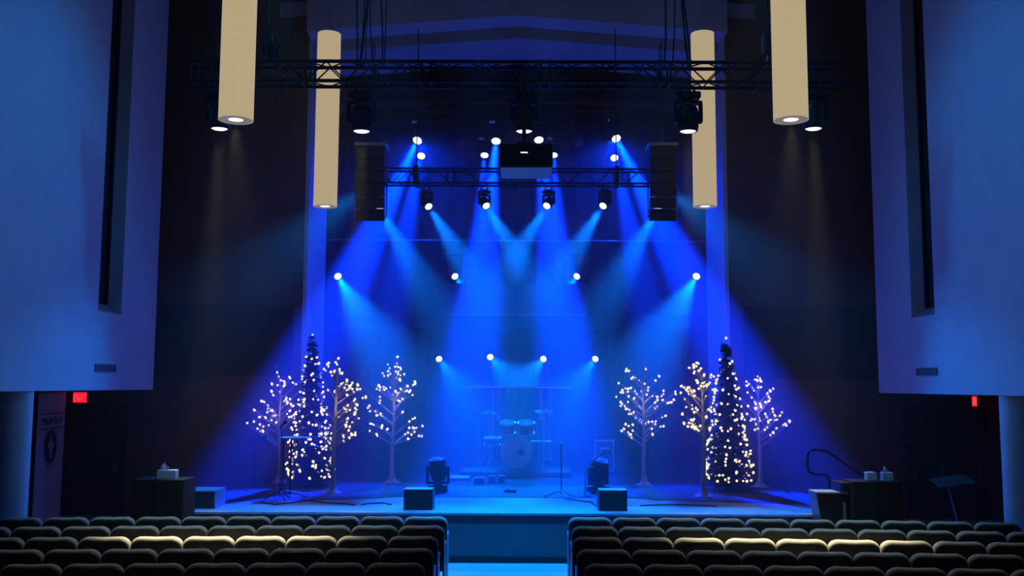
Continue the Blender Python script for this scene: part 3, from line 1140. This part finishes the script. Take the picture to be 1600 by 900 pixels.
def fir(ppx, apex, base_y, d, rad, label, seed, tilt=0):
    rr = random.Random(seed)
    bp = P(ppx, base_y, d)
    bp.z = SH
    tp = P(*apex, d) - bp
    H = tp.z
    t = thing('lighted_fir_tree', label, 'tree', bp, 0, 'dark fir light trees')
    MB().tube([(0, 0, 0), (tp.x * .5, 0, H * .5), (tp.x, 0, H * .97)], [.05, .035, .01], 10).build('trunk', 'bark_brown', t)
    s = MB()
    for k in range(3):
        a = 2 * PI * k / 3 + .4
        s.tube([(0, 0, .10), (.3 * math.cos(a), .3 * math.sin(a), .015)], .014, 6)
    s.build('stand', 'black', t)
    f = MB()

    def R(u):
        return rad * (1 - u) ** .8 * (1.0 if u > .06 else .85)
    vs, fs = [], []
    layers = 34
    for L in range(layers):
        u = L / layers
        z = .16 + (H - .2) * u
        n = int(9 + 20 * (1 - u))
        for k in range(n):
            a = 2 * PI * k / n + L * .7 + rr.uniform(-.15, .15)
            r1 = max(.06, R(u) * rr.uniform(.7, 1.15))
            cx = tp.x * u
            o = Vector((cx, 0, min(H, z + rr.uniform(-.06, .07))))
            dv = Vector((math.cos(a), math.sin(a), 0))
            e = o + dv * r1 + Vector((0, 0, -.12 * r1 / .4 + rr.uniform(-.10, .10)))
            sd = Vector((-dv.y, dv.x, 0))
            # branch spray: a spine with paired needle leaflets
            for j in range(7):
                q = (j + 1) / 7
                c = o.lerp(e, q)
                wl = .085 * (1.15 - q) + .025
                for sg in (-1, 1):
                    q2 = c + sd * sg * wl + dv * .05 + Vector((0, 0, rr.uniform(-.03, .02)))
                    b0 = len(vs)
                    vs += [c - dv * .022, c + dv * .022 + Vector((0, 0, .008)), q2]
                    fs.append((b0, b0 + 1, b0 + 2))
            b0 = len(vs)
            vs += [o - sd * .008, o + sd * .008, e + sd * .004, e - sd * .004]
            fs.append((b0, b0 + 1, b0 + 2, b0 + 3))
    f.add(vs, fs, False)
    f.build('foliage', 'fir_green', t)
    pts = []
    for k in range(185):
        u = 1 - math.sqrt(1 - (k + .5) / 185) if False else (k + .5) / 185
        u = 1 - math.sqrt(1 - u * .992)
        u = max(.02, min(.985, u + rr.uniform(-.03, .03)))
        a = k * 2.39996 + rr.uniform(-.5, .5)
        z = .14 + (H - .16) * u
        r1 = R(u) * rr.uniform(.86, 1.06) + .02
        pts.append(Vector((tp.x * u + r1 * math.cos(a), r1 * math.sin(a), z)))
    pts.append(Vector((tp.x, -.03, H + .03)))
    pts.sort(key=lambda p: p.y)
    for p in pts[:100]:
        add_bulb(p, t, rr)
    m = MB()
    for p in pts[100:]:
        m.lathe([(.004, -.026), (.02, -.012), (.02, .012), (.004, .026)], p, (0, 0, 1), 7)
    o = m.build('rear_bulbs', 'bulb', t)
    o['kind'] = 'stuff'
    point(bp + Vector((tp.x * .4, -rad - .12, H * .45)), 0.9, (1.0, .66, .40), .02)  # added lamp in place of the glow of the fir's bulbs
    return t


fir(484, (489, 526), 760, 17.75, .46, 'slim dark fir tree strung with warm lights at left of stage', 11)
fir(1138, (1134, 531), 765, 17.45, .45, 'slim dark fir tree strung with warm lights at right of stage', 12)

# ------------------------------------------------------------------ things on the stage
def drum(name, label, c, r, depth, axis, matn='drum_shell', cat='drum'):
    t = thing(name, label, cat, c)
    ax = Vector(axis).normalized()
    MB().lathe([(r, -depth / 2), (r, depth / 2)], (0, 0, 0), ax, 40, False).build('shell', matn, t)
    for s in (-1, 1):
        MB().lathe([(r + .012, s * depth / 2 - .025), (r + .018, s * depth / 2), (r - .005, s * depth / 2 + .006)], (0, 0, 0), ax, 40, False).build('hoop', 'aluminium', t)
        MB().lathe([(r - .002, s * depth / 2), (.001, s * depth / 2 + s * .002)], (0, 0, 0), ax, 40, False).build('drum_head', 'drum_head', t, 'pale round drum head')
    return t


YDr = 20.5
RZ = SH + .10
rs = MB().box2((-1.12, 19.75, SH), (1.16, 22.0, RZ), .01).build('drum_riser', 'stage_face')
tag(rs, 'low dark platform under the drum kit', 'platform')
bc = P(807, 710, YDr)
brad = .325
bc.z = RZ + brad + .02
t = drum('bass_drum', 'large bass drum facing the hall inside the clear drum shield', bc, brad, .42, (0, -1, 0))
for s in (-1, 1):
    MB().tube([(s * .2, -.1, -.26), (s * .36, -.16, -brad - .01)], .012, 6).build('spur', 'aluminium', t)
MB().lathe([(.07, 0), (.072, .004)], (.10, -.215, .02), (0, -1, 0), 24).build('port_ring', 'black', t)
for dx, dz, r, l in ((-.19, .52, .15, 'smaller rack tom above the bass drum, left one'), (.2, .52, .165, 'rack tom above the bass drum, right one')):
    t = drum('rack_tom', l, bc + Vector((dx, .05, dz)), r, .22, (0, -.35, 1))
    MB().tube([(0, .02, -.1), (-dx * .5, .05, -dz + brad)], .014, 8).build('mount_post', 'aluminium', t)
t = drum('floor_tom', 'floor tom on three legs right of the bass drum', Vector((bc.x + .52, YDr + .15, RZ + .40)), .2, .36, (0, 0, 1))
for k in range(3):
    a = k * 2.09 + .3
    MB().tube([(.21 * math.cos(a), .21 * math.sin(a), .1), (.23 * math.cos(a), .23 * math.sin(a), -.40)], .009, 6).build('leg', 'aluminium', t)
t = drum('snare_drum', 'shallow snare drum on a stand left of the bass drum', Vector((bc.x - .52, YDr + .25, RZ + .58)), .17, .14, (0, -.1, 1))
MB().tube([(0, 0, -.08), (0, 0, -.4)], .013, 8).build('stand_post', 'aluminium', t)
for k in range(3):
    a = k * 2.09
    MB().tube([(0, 0, -.35), (.22 * math.cos(a), .22 * math.sin(a), -.562)], .009, 6).build('leg', 'aluminium', t)
for dx, dy, z, r, l in ((-.60, .82, 1.18, .19, 'cymbal on a stand at the left of the drum kit'), (.60, .70, 1.22, .21, 'larger cymbal on a stand at the right of the drum kit')):
    t = thing('cymbal_stand', l, 'cymbal', (bc.x + dx, YDr + dy, RZ))
    MB().tube([(0, 0, .2), (0, 0, z)], .011, 8).build('stand_post', 'aluminium', t)
    for k in range(3):
        a = k * 2.09 + .5
        MB().tube([(0, 0, .35), (.24 * math.cos(a), .24 * math.sin(a), .01)], .009, 6).build('leg', 'aluminium', t)
    MB().lathe([(r, 0), (r * .5, .016), (.05, .024), (.035, .045), (.001, .05)], (0, 0, z - .03), (0, -.15, 1), 32, False).build('cymbal', 'cymbal', t)
t = thing('drum_throne', 'round drum stool behind the drum kit', 'stool', (bc.x - .05, YDr + .75, RZ))
MB().lathe([(.16, .44), (.17, .47), (.165, .52), (.12, .54), (.001, .54)], seg=24).build('seat', 'black_cloth', t)
MB().tube([(0, 0, .15), (0, 0, .45)], .02, 8).build('post', 'aluminium', t)
for k in range(3):
    a = k * 2.09 + .2
    MB().tube([(0, 0, .25), (.22 * math.cos(a), .22 * math.sin(a), .01)], .011, 6).build('leg', 'aluminium', t)

# clear drum shield with its lid
lz = P(807, 605, 20.3).z
xl, xr = P(730, 605, 20.0).x, P(893, 605, 20.0).x
t = thing('drum_shield', 'clear folding drum shield with a flat lid around the drum kit', 'screen', ((xl + xr) / 2, 20.0, SH))
hw = (xr - xl) / 2
lid = MB()
lid.prism([(-hw, 0, lz - SH - .02), (-hw + .08, -.12, lz - SH - .02), (hw - .08, -.12, lz - SH - .02), (hw, 0, lz - SH - .02), (hw, 1.5, lz - SH - .02), (-hw, 1.5, lz - SH - .02)], (0, 0, 0), (0, 0, .035))
lid.build('lid', 'paper', t)
xs = [P(p, 650, 19.95).x - (xl + xr) / 2 for p in (777, 811, 849, 860)]
xs = [-1.0, -.44, .0, .58, .98]
xs = [P(p, 650, 19.95).x - (xl + xr) / 2 for p in (746, 777, 812, 849, 878)]
ys = [.55, -.0, -.06, .0, .55]
zb = RZ - SH + .002
for k in range(4):
    a_, b_ = Vector((xs[k], ys[k], 0)), Vector((xs[k + 1], ys[k + 1], 0))
    q = (b_ - a_)
    nrm = Vector((-q.y, q.x, 0)).normalized() * .004
    m = MB()
    z1 = lz - SH - .03
    m.add([a_ + nrm + Vector((0, 0, zb)), b_ + nrm + Vector((0, 0, zb)), b_ + nrm + Vector((0, 0, z1)), a_ + nrm + Vector((0, 0, z1)), a_ - nrm + Vector((0, 0, zb)), b_ - nrm + Vector((0, 0, zb)), b_ - nrm + Vector((0, 0, z1)), a_ - nrm + Vector((0, 0, z1))],
          [(0, 1, 2, 3), (4, 5, 6, 7), (0, 1, 5, 4), (1, 2, 6, 5), (2, 3, 7, 6), (3, 0, 4, 7)])
    m.build('acrylic_panel', 'plex', t)
for k in range(5):
    MB().tube([(xs[k], ys[k], zb), (xs[k], ys[k], lz - SH - .02)], .009, 8).build('hinge_strip', 'pale_case', t)
# tinsel garlands hanging from the lid
for px, dx, ln_, nm in ((770, 0, .62, 'far left'), (779, 0, .40, 'left'), (845, 0, .40, 'right'), (859, 0, .34, 'far right')):
    q = P(px, 612, 19.85)
    rr = random.Random(px)
    g = MB()
    L = ln_ * 1.6
    for k in range(90):
        z = -L * k / 90
        a = k * 1.3
        r_ = .026 + .022 * rr.random()
        c0 = Vector((.006 * math.sin(k * .4), 0, z))
        e = c0 + Vector((r_ * math.cos(a), r_ * math.sin(a), rr.uniform(-.02, .02)))
        sd = Vector((-math.sin(a), math.cos(a), .4)) * .008
        g.add([c0, e - sd, e + sd, e + Vector((0, 0, .004))], [(0, 1, 2), (0, 2, 3), (1, 3, 2), (0, 3, 1)])
    g.tube([(0, 0, 0), (0, 0, -L)], .004, 5)
    o = g.build('hanging_tinsel', 'foil')
    o.location = (q.x, q.y - .04, lz - .03)
    tag(o, 'silver tinsel strand hanging from the drum shield lid, %s one' % nm, 'garland', 'tinsel on the drum shield')


def tripod(t, h, r, n=3, a0=.4, m='black', rad=.011):
    for k in range(n):
        a = a0 + 2 * PI * k / n
        MB().tube([(0, 0, h), (r * math.cos(a), r * math.sin(a), .012)], rad, 6).build('leg', m, t)


# microphone stand right of centre
mp_ = P(877, 774, 16.2)
t = thing('microphone_stand', 'dark microphone stand with tripod legs right of centre stage', 'microphone stand', (mp_.x, 16.2, SH))
MB().tube([(0, 0, .06), (0, 0, .78)], .011, 8).build('pole', 'black', t)
MB().tube([(0, 0, .78), (-.02, -.16, .86)], .009, 8).build('boom', 'black', t)
MB().lathe([(.016, 0), (.018, .1), (.026, .13), (.028, .16), (.012, .185)], (-.02, -.16, .86), (0, -1, .3), 14).build('microphone', 'grey_metal', t)
tripod(t, .12, .30, 3, 2.9, 'grey_metal')

# high lit table/music podium at left with gooseneck microphone
q = P(461, 684, 16.2)
t = thing('music_podium', 'narrow high stand with bright flat top in front of the left fir', 'stand', (q.x, 16.2, SH))
h = q.z - SH
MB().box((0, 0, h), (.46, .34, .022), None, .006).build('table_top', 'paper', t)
for x in (-.19, -.06):
    MB().tube([(x, 0, .03), (x, 0, h)], .016, 8).build('post', 'black', t)
for x, y in ((-.3, -.12), (.26, -.16), (-.18, .22), (.22, .2)):
    MB().tube([(-.12, 0, .10), (x, y, .014)], .012, 6).build('leg', 'grey_metal', t)
q2 = P(440, 668, 16.1)
t = thing('microphone_stand', 'thin microphone stand left of the high stand and fir', 'microphone stand', (P(441, 684, 15.75).x, 15.7, SH))
MB().tube([(0, 0, .05), (0, 0, 1.10), (-.02, -.02, 1.18)], .009, 8).build('pole', 'black', t)
MB().lathe([(.014, 0), (.016, .09), (.026, .12), (.026, .15), (.01, .17)], (-.02, -.02, 1.17), (.5, -.3, .4), 14).build('microphone', 'black', t)
tripod(t, .14, .26, 3, 1.1, 'black')

# dark music stand by the brick wall
q = P(399, 690, 18.0)
t = thing('music_stand', 'dark music stand in the shade before the left brick wall', 'music stand', (q.x, 18.0, SH))
hh = q.z - SH
MB().tube([(0, 0, .05), (0, 0, hh)], .013, 8).build('pole', 'black', t)
MB().box((.03, 0, hh + .03), (.34, .03, .07), Matrix.Rotation(-.18, 3, 'Y'), .004).build('desk', 'black', t)
MB().tube([(0, 0, hh * .16), (.26, -.05, hh * .17)], .01, 6).build('side_arm', 'black', t)
tripod(t, .16, .26, 3, .2, 'black')

# right aisle music stand
q = P(1483, 752, 14.6)
t = thing('music_stand', 'wooden topped music stand on the floor in the right aisle', 'music stand', (q.x + .07, 14.6, 0))
R = Matrix.Rotation(.20, 3, 'Y') @ Matrix.Rotation(.35, 3, 'X')
MB().box((-.02, 0, q.z), (.54, .34, .022), Matrix.Rotation(-.13, 3, 'Y') @ Matrix.Rotation(.3, 3, 'X'), .004).build('desk', 'rail_wood', t)
MB().tube([(-.10, 0, q.z - .02), (0.05, 0, .5), (.07, 0, .03)], .016, 8).build('pole', 'wood_top', t)
MB().lathe([(.2, 0), (.2, .015), (.04, .04)], (.07, 0, 0), seg=24).build('base', 'black', t)

# monitor boxes at the stage lip
for xa, xb, yt, nm in ((631, 676, 765, 'left'), (936, 980, 766.5, 'right')):
    a, b = P(xa, yt, 14.55), P(xb, yt, 14.55)
    w = b.x - a.x
    t = thing('stage_monitor', 'black box monitor with lit top on the stage lip, %s of centre' % nm, 'speaker', ((a.x + b.x) / 2, 14.55, SH))
    h = a.z - SH
    MB().prism([(-w / 2, 0, 0.0), (-w / 2, .42, 0.0), (-w / 2, .42, h * .75), (-w / 2, .30, h), (-w / 2, 0, h)], (0, 0, 0), (w, 0, 0)).build('cabinet', 'black', t)
    MB().box2((-w / 2 + .005, .002, h), (w / 2 - .005, .298, h + .006)).build('lit_top', 'pale_case', t)  # pale plate paints the light lying on the monitor top
    MB().box((0, .425, h * .38), (w * .9, .012, h * .6)).build('grille', 'black_gloss', t)

# block at the left end of the stage
a, b = P(289, 766, 14.6), P(336, 766, 14.6)
w = b.x - a.x
t = thing('stage_block', 'dark square block at the left end of the stage lip', 'box', ((a.x + b.x) / 2, 14.6, SH))
h = a.z - SH
MB().box2((-w / 2, 0, 0), (w / 2, .5, h - .02)).build('body', 'black', t)
MB().box2((-w / 2 - .006, -.006, h - .02), (w / 2 + .006, .506, h)).build('lit_top', 'pale_case', t)  # pale top carries the lit upper edge as colour
MB().box2((w / 2, -.004, 0), (w / 2 + .012, .5, h - .02)).build('lit_side', 'pale_case', t)  # pale strip paints the light on the right side


# draped tall tables with tissues
def draped_table(px0, px1, py, d, label):
    a, b = P(px0, py, d), P(px1, py, d)
    w = b.x - a.x
    t = thing('draped_table', label, 'table', ((a.x + b.x) / 2, d, 0))
    h = a.z
    MB().box2((-w / 2 + .02, .02, h - .03), (w / 2 - .02, .5, h - .006)).build('table_top', 'black', t)
    m = MB()
    NN = 15
    ring_ = []
    per = [(-w / 2, 0), (w / 2, 0), (w / 2, .52), (-w / 2, .52)]
    pts = []
    for k in range(4):
        (x0, y0), (x1, y1) = per[k], per[(k + 1) % 4]
        for j in range(NN):
            u = j / NN
            pts.append((x0 + (x1 - x0) * u, y0 + (y1 - y0) * u))
    vs, n = [], len(pts)
    for lv, z in enumerate((h, h - .02, h * .5, .01)):
        for j, (x, y) in enumerate(pts):
            f_ = 1 + (.02 * lv / 3 * math.sin(j * 1.9))
            vs.append((x * f_, .26 + (y - .26) * f_, z))
    fs = [tuple(range(n))]
    for lv in range(3):
        for j in range(n):
            j2 = (j + 1) % n
            fs.append((lv * n + j, lv * n + j2, (lv + 1) * n + j2, (lv + 1) * n + j))
    m.add(vs, fs, False)
    m.build('cloth_cover', 'black_cloth', t)
    for x in (-w / 2 + .06, w / 2 - .06):
        for y in (.06, .46):
            MB().box2((x - .02, y - .02, 0), (x + .02, y + .02, h - .03)).build('leg', 'black', t)
    return t, h


tl, hl_ = draped_table(207, 287, 750, 13.75, 'tall table under black cloth at left of the stage')
tr, hr_ = draped_table(1332, 1410, 753, 13.75, 'tall table under black cloth at right of the stage')
MB().box2((-.50, .05, hr_ - .05), (-.345, .5, hr_ - .02), .004).build('side_shelf', 'black', tr)


def tissue(px0, px1, py0, py1, d, z, label, tiss, name='tissue_box', h=None):
    a, b = P(px0, py0, d), P(px1, py1, d)
    w = b.x - a.x
    h = h or (a.z - b.z)
    t = thing(name, label, 'box', ((a.x + b.x) / 2, d, z))
    MB().box2((-w / 2, 0, 0), (w / 2, .13, h), .004).build('carton', 'tissue_card', t)
    if tiss:
        m = MB()
        vs, fs = [], []
        for j in range(9):
            u = j / 8
            for q in range(5):
                vs.append((-w * .38 + w * .42 * u + .02 * (q / 4) * math.sin(u * 7), .065 + .018 * math.sin(u * 9 + q * .8) * (.3 + q / 4), h - .004 + tiss * (q / 4) * (1 - abs(u - .45) * 1.1)))
        for j in range(8):
            for q in range(4):
                c_ = j * 5 + q
                fs.append((c_, c_ + 5, c_ + 6, c_ + 1))
        m.add(vs, fs, True)
        m.build('tissue', 'paper', t)
    else:
        MB().box2((-w / 2 + .02, .02, h), (w / 2 - .02, .11, h + .004)).build('lid', 'paper', t)
    return t


tissue(245, 274, 734, 748, 13.9, hl_ + .001, 'white tissue box with a raised tissue on the left table', .12)
tissue(1355, 1371, 738, 751, 13.9, hr_ + .001, 'small closed pale box on the right table, left one', 0, 'tissue_box')
tissue(1380, 1396, 739, 752, 13.9, hr_ + .001, 'small pale tissue box with a tissue up on the right table', .09)

# tapered stand at the right end of the stage
a, b = P(1276, 769, 13.85), P(1324, 769, 13.85)
w = b.x - a.x
t = thing('lectern', 'tapered dark lectern with lit edges at the right end of the stage', 'lectern', ((a.x + b.x) / 2, 13.85, 0))
h = a.z
MB().prism([(-w / 2, 0, h - .02), (-w / 2 + .15, 0, 0), (w / 2 - .08, 0, 0), (w / 2, 0, h - .02)], (0, 0, 0), (0, .36, 0)).build('body', 'black', t)
MB().box2((-w / 2 - .01, -.01, h - .02), (w / 2 + .01, .37, h)).build('lit_top', 'pale_case', t)  # paler plate stands for the bright lit top edge
MB().prism([(-w / 2 - .012, -.006, h - .02), (-w / 2 + .138, -.006, 0), (-w / 2 + .15, -.006, 0), (-w / 2, -.006, h - .02)], (0, 0, 0), (0, .37, 0)).build('lit_side', 'pale_case', t)  # lit left edge put in as a pale strip
MB().box2((w / 2 - .07, -.02, 0.02), (w / 2 - .035, -.002, h - .14), .003).build('corner_post', 'aluminium', t)

# handrail of the stage steps
d = 15.6
pts = [P(1351, 745, d), P(1320, 725, d), P(1296, 708, d), P(1288, 704, d), P(1270, 703, d), P(1264, 705, d), P(1261.5, 712, d), P(1261.5, 728, d), P(1264, 737, d), P(1271, 741, d), P(1288, 742, d), P(1294, 745, d), P(1296, 752, d)]
pe = P(1296, 752, d)
pe.z = SH + .005
ps = P(1351, 745, d)
t = thing('hand_rail', 'dark looped tube handrail above the steps at right of the stage', 'handrail', (pe.x, d, SH))
o_ = Vector((pe.x, d, SH))
MB().tube([p - o_ for p in pts] + [pe - o_], .022, 10).build('rail_tube', 'truss_black', t)
pb = ps.copy()
pb.z = .01
MB().tube([ps - o_, pb - o_], .022, 10).build('post', 'truss_black', t)

# road case behind right
a, b = P(929, 687, 20.6), P(960, 740, 20.6)
t = thing('road_case', 'upright equipment case with pale metal edges right of the drums', 'case', ((a.x + b.x) / 2, 20.6, SH))
w, h = b.x - a.x, a.z - SH
MB().box2((-w / 2, 0, .06), (w / 2, .5, h)).build('body', 'black', t)
e = MB()
for x in (-w / 2, w / 2 - .035):
    e.box2((x, -.012, .06), (x + .035, .0, h))
for z in (.06, h - .035):
    e.box2((-w / 2, -.014, z), (w / 2, -.002, z + .035))
e.build('edge_trim', 'aluminium', t)
MB().box2((-w * .2, -.02, h * .62), (w * .25, -.001, h * .78)).build('handle_plate', 'aluminium', t)
for x in (-w / 2 + .06, w / 2 - .06):
    for y in (.06, .44):
        MB().lathe([(.03, -.012), (.03, .012)], (x, y, .03), (1, 0, 0), 12).build('caster', 'black', t)

# unlit floor heads
for px, nm, dd in ((684, 'left', (-.1, -.2, 1)), (935, 'right', (.25, -.3, 1))):
    fl_ = P(px, 768, 17.0)
    base_z = SH
    s = .95
    dv = Vector(dd).normalized()
    basez = SH + .10 * s + .02
    piv = Vector((fl_.x, 17.0, basez + .29 * s))
    mover(piv + dv * .20 * s, dv, s, 'unlit floor-standing moving head at the %s of centre stage' % nm, 'lens_off', -1, None)
q = P(935, 712, 16.9)
t = thing('folding_stand', 'pale slanted bar leaning over the right floor head', 'stand', (P(913, 738, 16.5).x, 16.4, SH))
e0 = P(915, 738, 16.4) - Vector(t.location)
e1 = P(942, 707, 16.4) - Vector(t.location)
MB().tube([(0, 0, .01), e0, e0.lerp(e1, .4) + Vector((0, 0, .05)), e1], .018, 8).build('bar', 'pale_case', t)
MB().box(e1 + Vector((.06, 0, .02)), (.16, .05, .07), None, .01).build('head_plate', 'pale_case', t)
MB().lathe([(.12, 0), (.12, .012), (.02, .02)], (0, 0, 0), seg=16).build('base', 'black', t)

# pedals on the stage
for x0, x1, py, d, l in ((740, 757, 754, 18.2, 'left'), (762, 774, 752, 18.5, 'middle'), (778, 789, 751, 18.6, 'right')):
    a, b = P(x0, py, d), P(x1, py, d)
    w = b.x - a.x
    t = thing('effects_pedal', 'small pale topped box on the stage floor before the drums, %s one' % l, 'pedal', ((a.x + b.x) / 2, d, SH), 0, 'boxes before the drum kit')
    MB().prism([(-w / 2, 0, 0), (-w / 2, .22, 0), (-w / 2, .22, .13), (-w / 2, 0, .10)], (0, 0, 0), (w, 0, 0)).build('body', 'black', t)
    MB().box2((-w / 2 + .005, .01, .12), (w / 2 - .005, .21, .135)).build('top_plate', 'pale_case', t)
q = P(797, 765, 17.0)
t = thing('floor_connector_box', 'small dark box with a shiny plug on the stage floor at centre', 'connector box', (q.x, 17.0, SH))
MB().box((0, 0, .025), (.22, .12, .05), None, .01).build('body', 'black', t)
MB().lathe([(.02, 0), (.024, .03), (.01, .05)], (-.03, -.01, .05), (0, 0, 1), 12).build('plug', 'aluminium', t)
q = P(735, 760, 18.9)
t = thing('low_riser', 'low flat platform left of the drum shield on the stage', 'platform', (P(712, 760, 18.9).x, 18.9, SH))
MB().box((0, .3, .03), (.52, .6, .06), None, .008).build('deck', 'stage_floor', t)

# loose cables on the stage floor
for k, (pts_, l) in enumerate((([(405, 785), (430, 788), (480, 782), (520, 786), (555, 789)], 'long dark cable on the stage floor under the left fir'),
                               ([(565, 789), (580, 786), (600, 786), (612, 788)], 'short dark cable on the stage lip left of the left monitor'),
                               ([(880, 778), (900, 781), (925, 785), (931, 790)], 'dark cable running from the microphone stand to the right'),
                               ([(1000, 790), (1060, 788), (1120, 791)], 'dark cable on the stage lip right of the right monitor'))):
    w_ = []
    for (x, y) in pts_:
        v = RC @ Vector(((x - 800) / F, (450 - y) / F, -1.0))
        p = EYE + v * ((SH + .010 - EYE.z) / v.z)
        p.y = max(p.y, SF + .12)
        w_.append(p)
    sm = []
    for i in range(len(w_) - 1):
        for q in range(5):
            u = q / 5
            sm.append(w_[i].lerp(w_[i + 1], u) + Vector((0, .03 * math.sin((i + u) * 4), 0)))
    sm.append(w_[-1])
    o = MB().tube(sm, .009, 6).build('floor_cable', 'black')
    tag(o, l, 'cable')

# ------------------------------------------------------------------ added fill lamps
WASH = (0.0, 0.24, 1.0)
EDGE = (0.0, 0.21, 1.0)
NAVE = (0.0, 0.28, 1.0)
# unseen lamps added above the front seats to light the stage lip
for x, tx, ty, tz, p, c, a in ((-2.3, -.5, 15.3, SH, 4600, WASH, 25), (2.4, .5, 15.3, SH, 4600, WASH, 25),
                               (-2.2, -2.4, 14.55, SH, 7500, EDGE, 30), (2.2, 2.4, 14.55, SH, 7500, EDGE, 30), (-4.0, -4.1, 14.6, SH, 7500, EDGE, 28), (4.0, 4.1, 14.6, SH, 7500, EDGE, 28)):
    o = spot((x, 12.5, 9.2), (tx, ty, tz), p, c, a, .8, .1, 'lip_fill')
    if c is EDGE:
        o.scale = (1, .30, 1)      # cone squashed to a low, wide strip along the stage lip
for x in (-1.2, 1.1):
    spot((x * .5, 12.7, 8.8), (-.1, 13.3, 0), 4200, (0.0, .27, 1.0), 26, .8, .06, 'aisle_fill')  # unseen lamps added for the blue aisle floor
for x in (-3.2, 3.2):
    spot((x, 12.3, 8.4), (x * 1.05, 12.5, .9), 1500, (0.26, .68, 1.0), 46, 1.0, .06, 'seat_fill')  # unseen lamp added to brighten the front-row chair tops
# added unseen lamps that put the blue light on the nave walls
for s in (-1, 1):
    spot((s * .8, 12.6, 9.7), (s * W, 13.2, 5.3), 580, NAVE, 62, 1.0, .3, 'wall_fill')
    spot((s * 3.0, YB - .3, ZB - .2), (s * 6.95, 13.5, 1.3), 1000, (0.0, 0.26, 1.0), 34, 1.0, .1, 'aisle_fill')  # lamp without a fixture, added for the blue rim on the column
    spot((s * 2.27, 21.85, ZA - .80), (s * 1.8, 20.5, 0), 750, DEEP, 160, 1.0, .1, 'haze_fill')  # added wide lamp standing in for lens spill, fills the upper haze

# ------------------------------------------------------------------ haze and view
HAZE_HALL, HAZE_STAGE = 0.0008, 0.045
w = bpy.data.worlds.new('hall_haze')
SC.world = w
w.use_nodes = True
nt = w.node_tree
nt.nodes['Background'].inputs['Color'].default_value = (0, 0, 0, 1)
nt.nodes['Background'].inputs['Strength'].default_value = 0
vsn = nt.nodes.new('ShaderNodeVolumeScatter')
vsn.inputs['Color'].default_value = (1, 1, 1, 1)
vsn.inputs['Density'].default_value = 0.03
vsn.inputs['Anisotropy'].default_value = 0.25
geo = nt.nodes.new('ShaderNodeNewGeometry')
sep = nt.nodes.new('ShaderNodeSeparateXYZ')
mr = nt.nodes.new('ShaderNodeMapRange')
mr.interpolation_type = 'SMOOTHSTEP'
mr.inputs['From Min'].default_value = 12.8
mr.inputs['From Max'].default_value = 18.5
mr.inputs['To Min'].default_value = HAZE_HALL
mr.inputs['To Max'].default_value = HAZE_STAGE
nt.links.new(geo.outputs['Position'], sep.inputs[0])
nt.links.new(sep.outputs['Y'], mr.inputs['Value'])
nt.links.new(mr.outputs[0], vsn.inputs['Density'])
nt.links.new(vsn.outputs[0], nt.nodes['World Output'].inputs['Volume'])
SC.view_settings.view_transform = 'Standard'
SC.view_settings.look = 'None'
SC.view_settings.gamma = 1.0
SC.view_settings.use_curve_mapping = False
SC.view_settings.exposure = 0.0
cy = SC.cycles
cy.max_bounces = 5
cy.diffuse_bounces = 3
cy.glossy_bounces = 2
cy.transparent_max_bounces = 10
cy.volume_bounces = 0
cy.volume_step_rate = 3.0
cy.sample_clamp_indirect = 3.0
cy.use_denoising = True
cy.caustics_reflective = False
cy.caustics_refractive = False
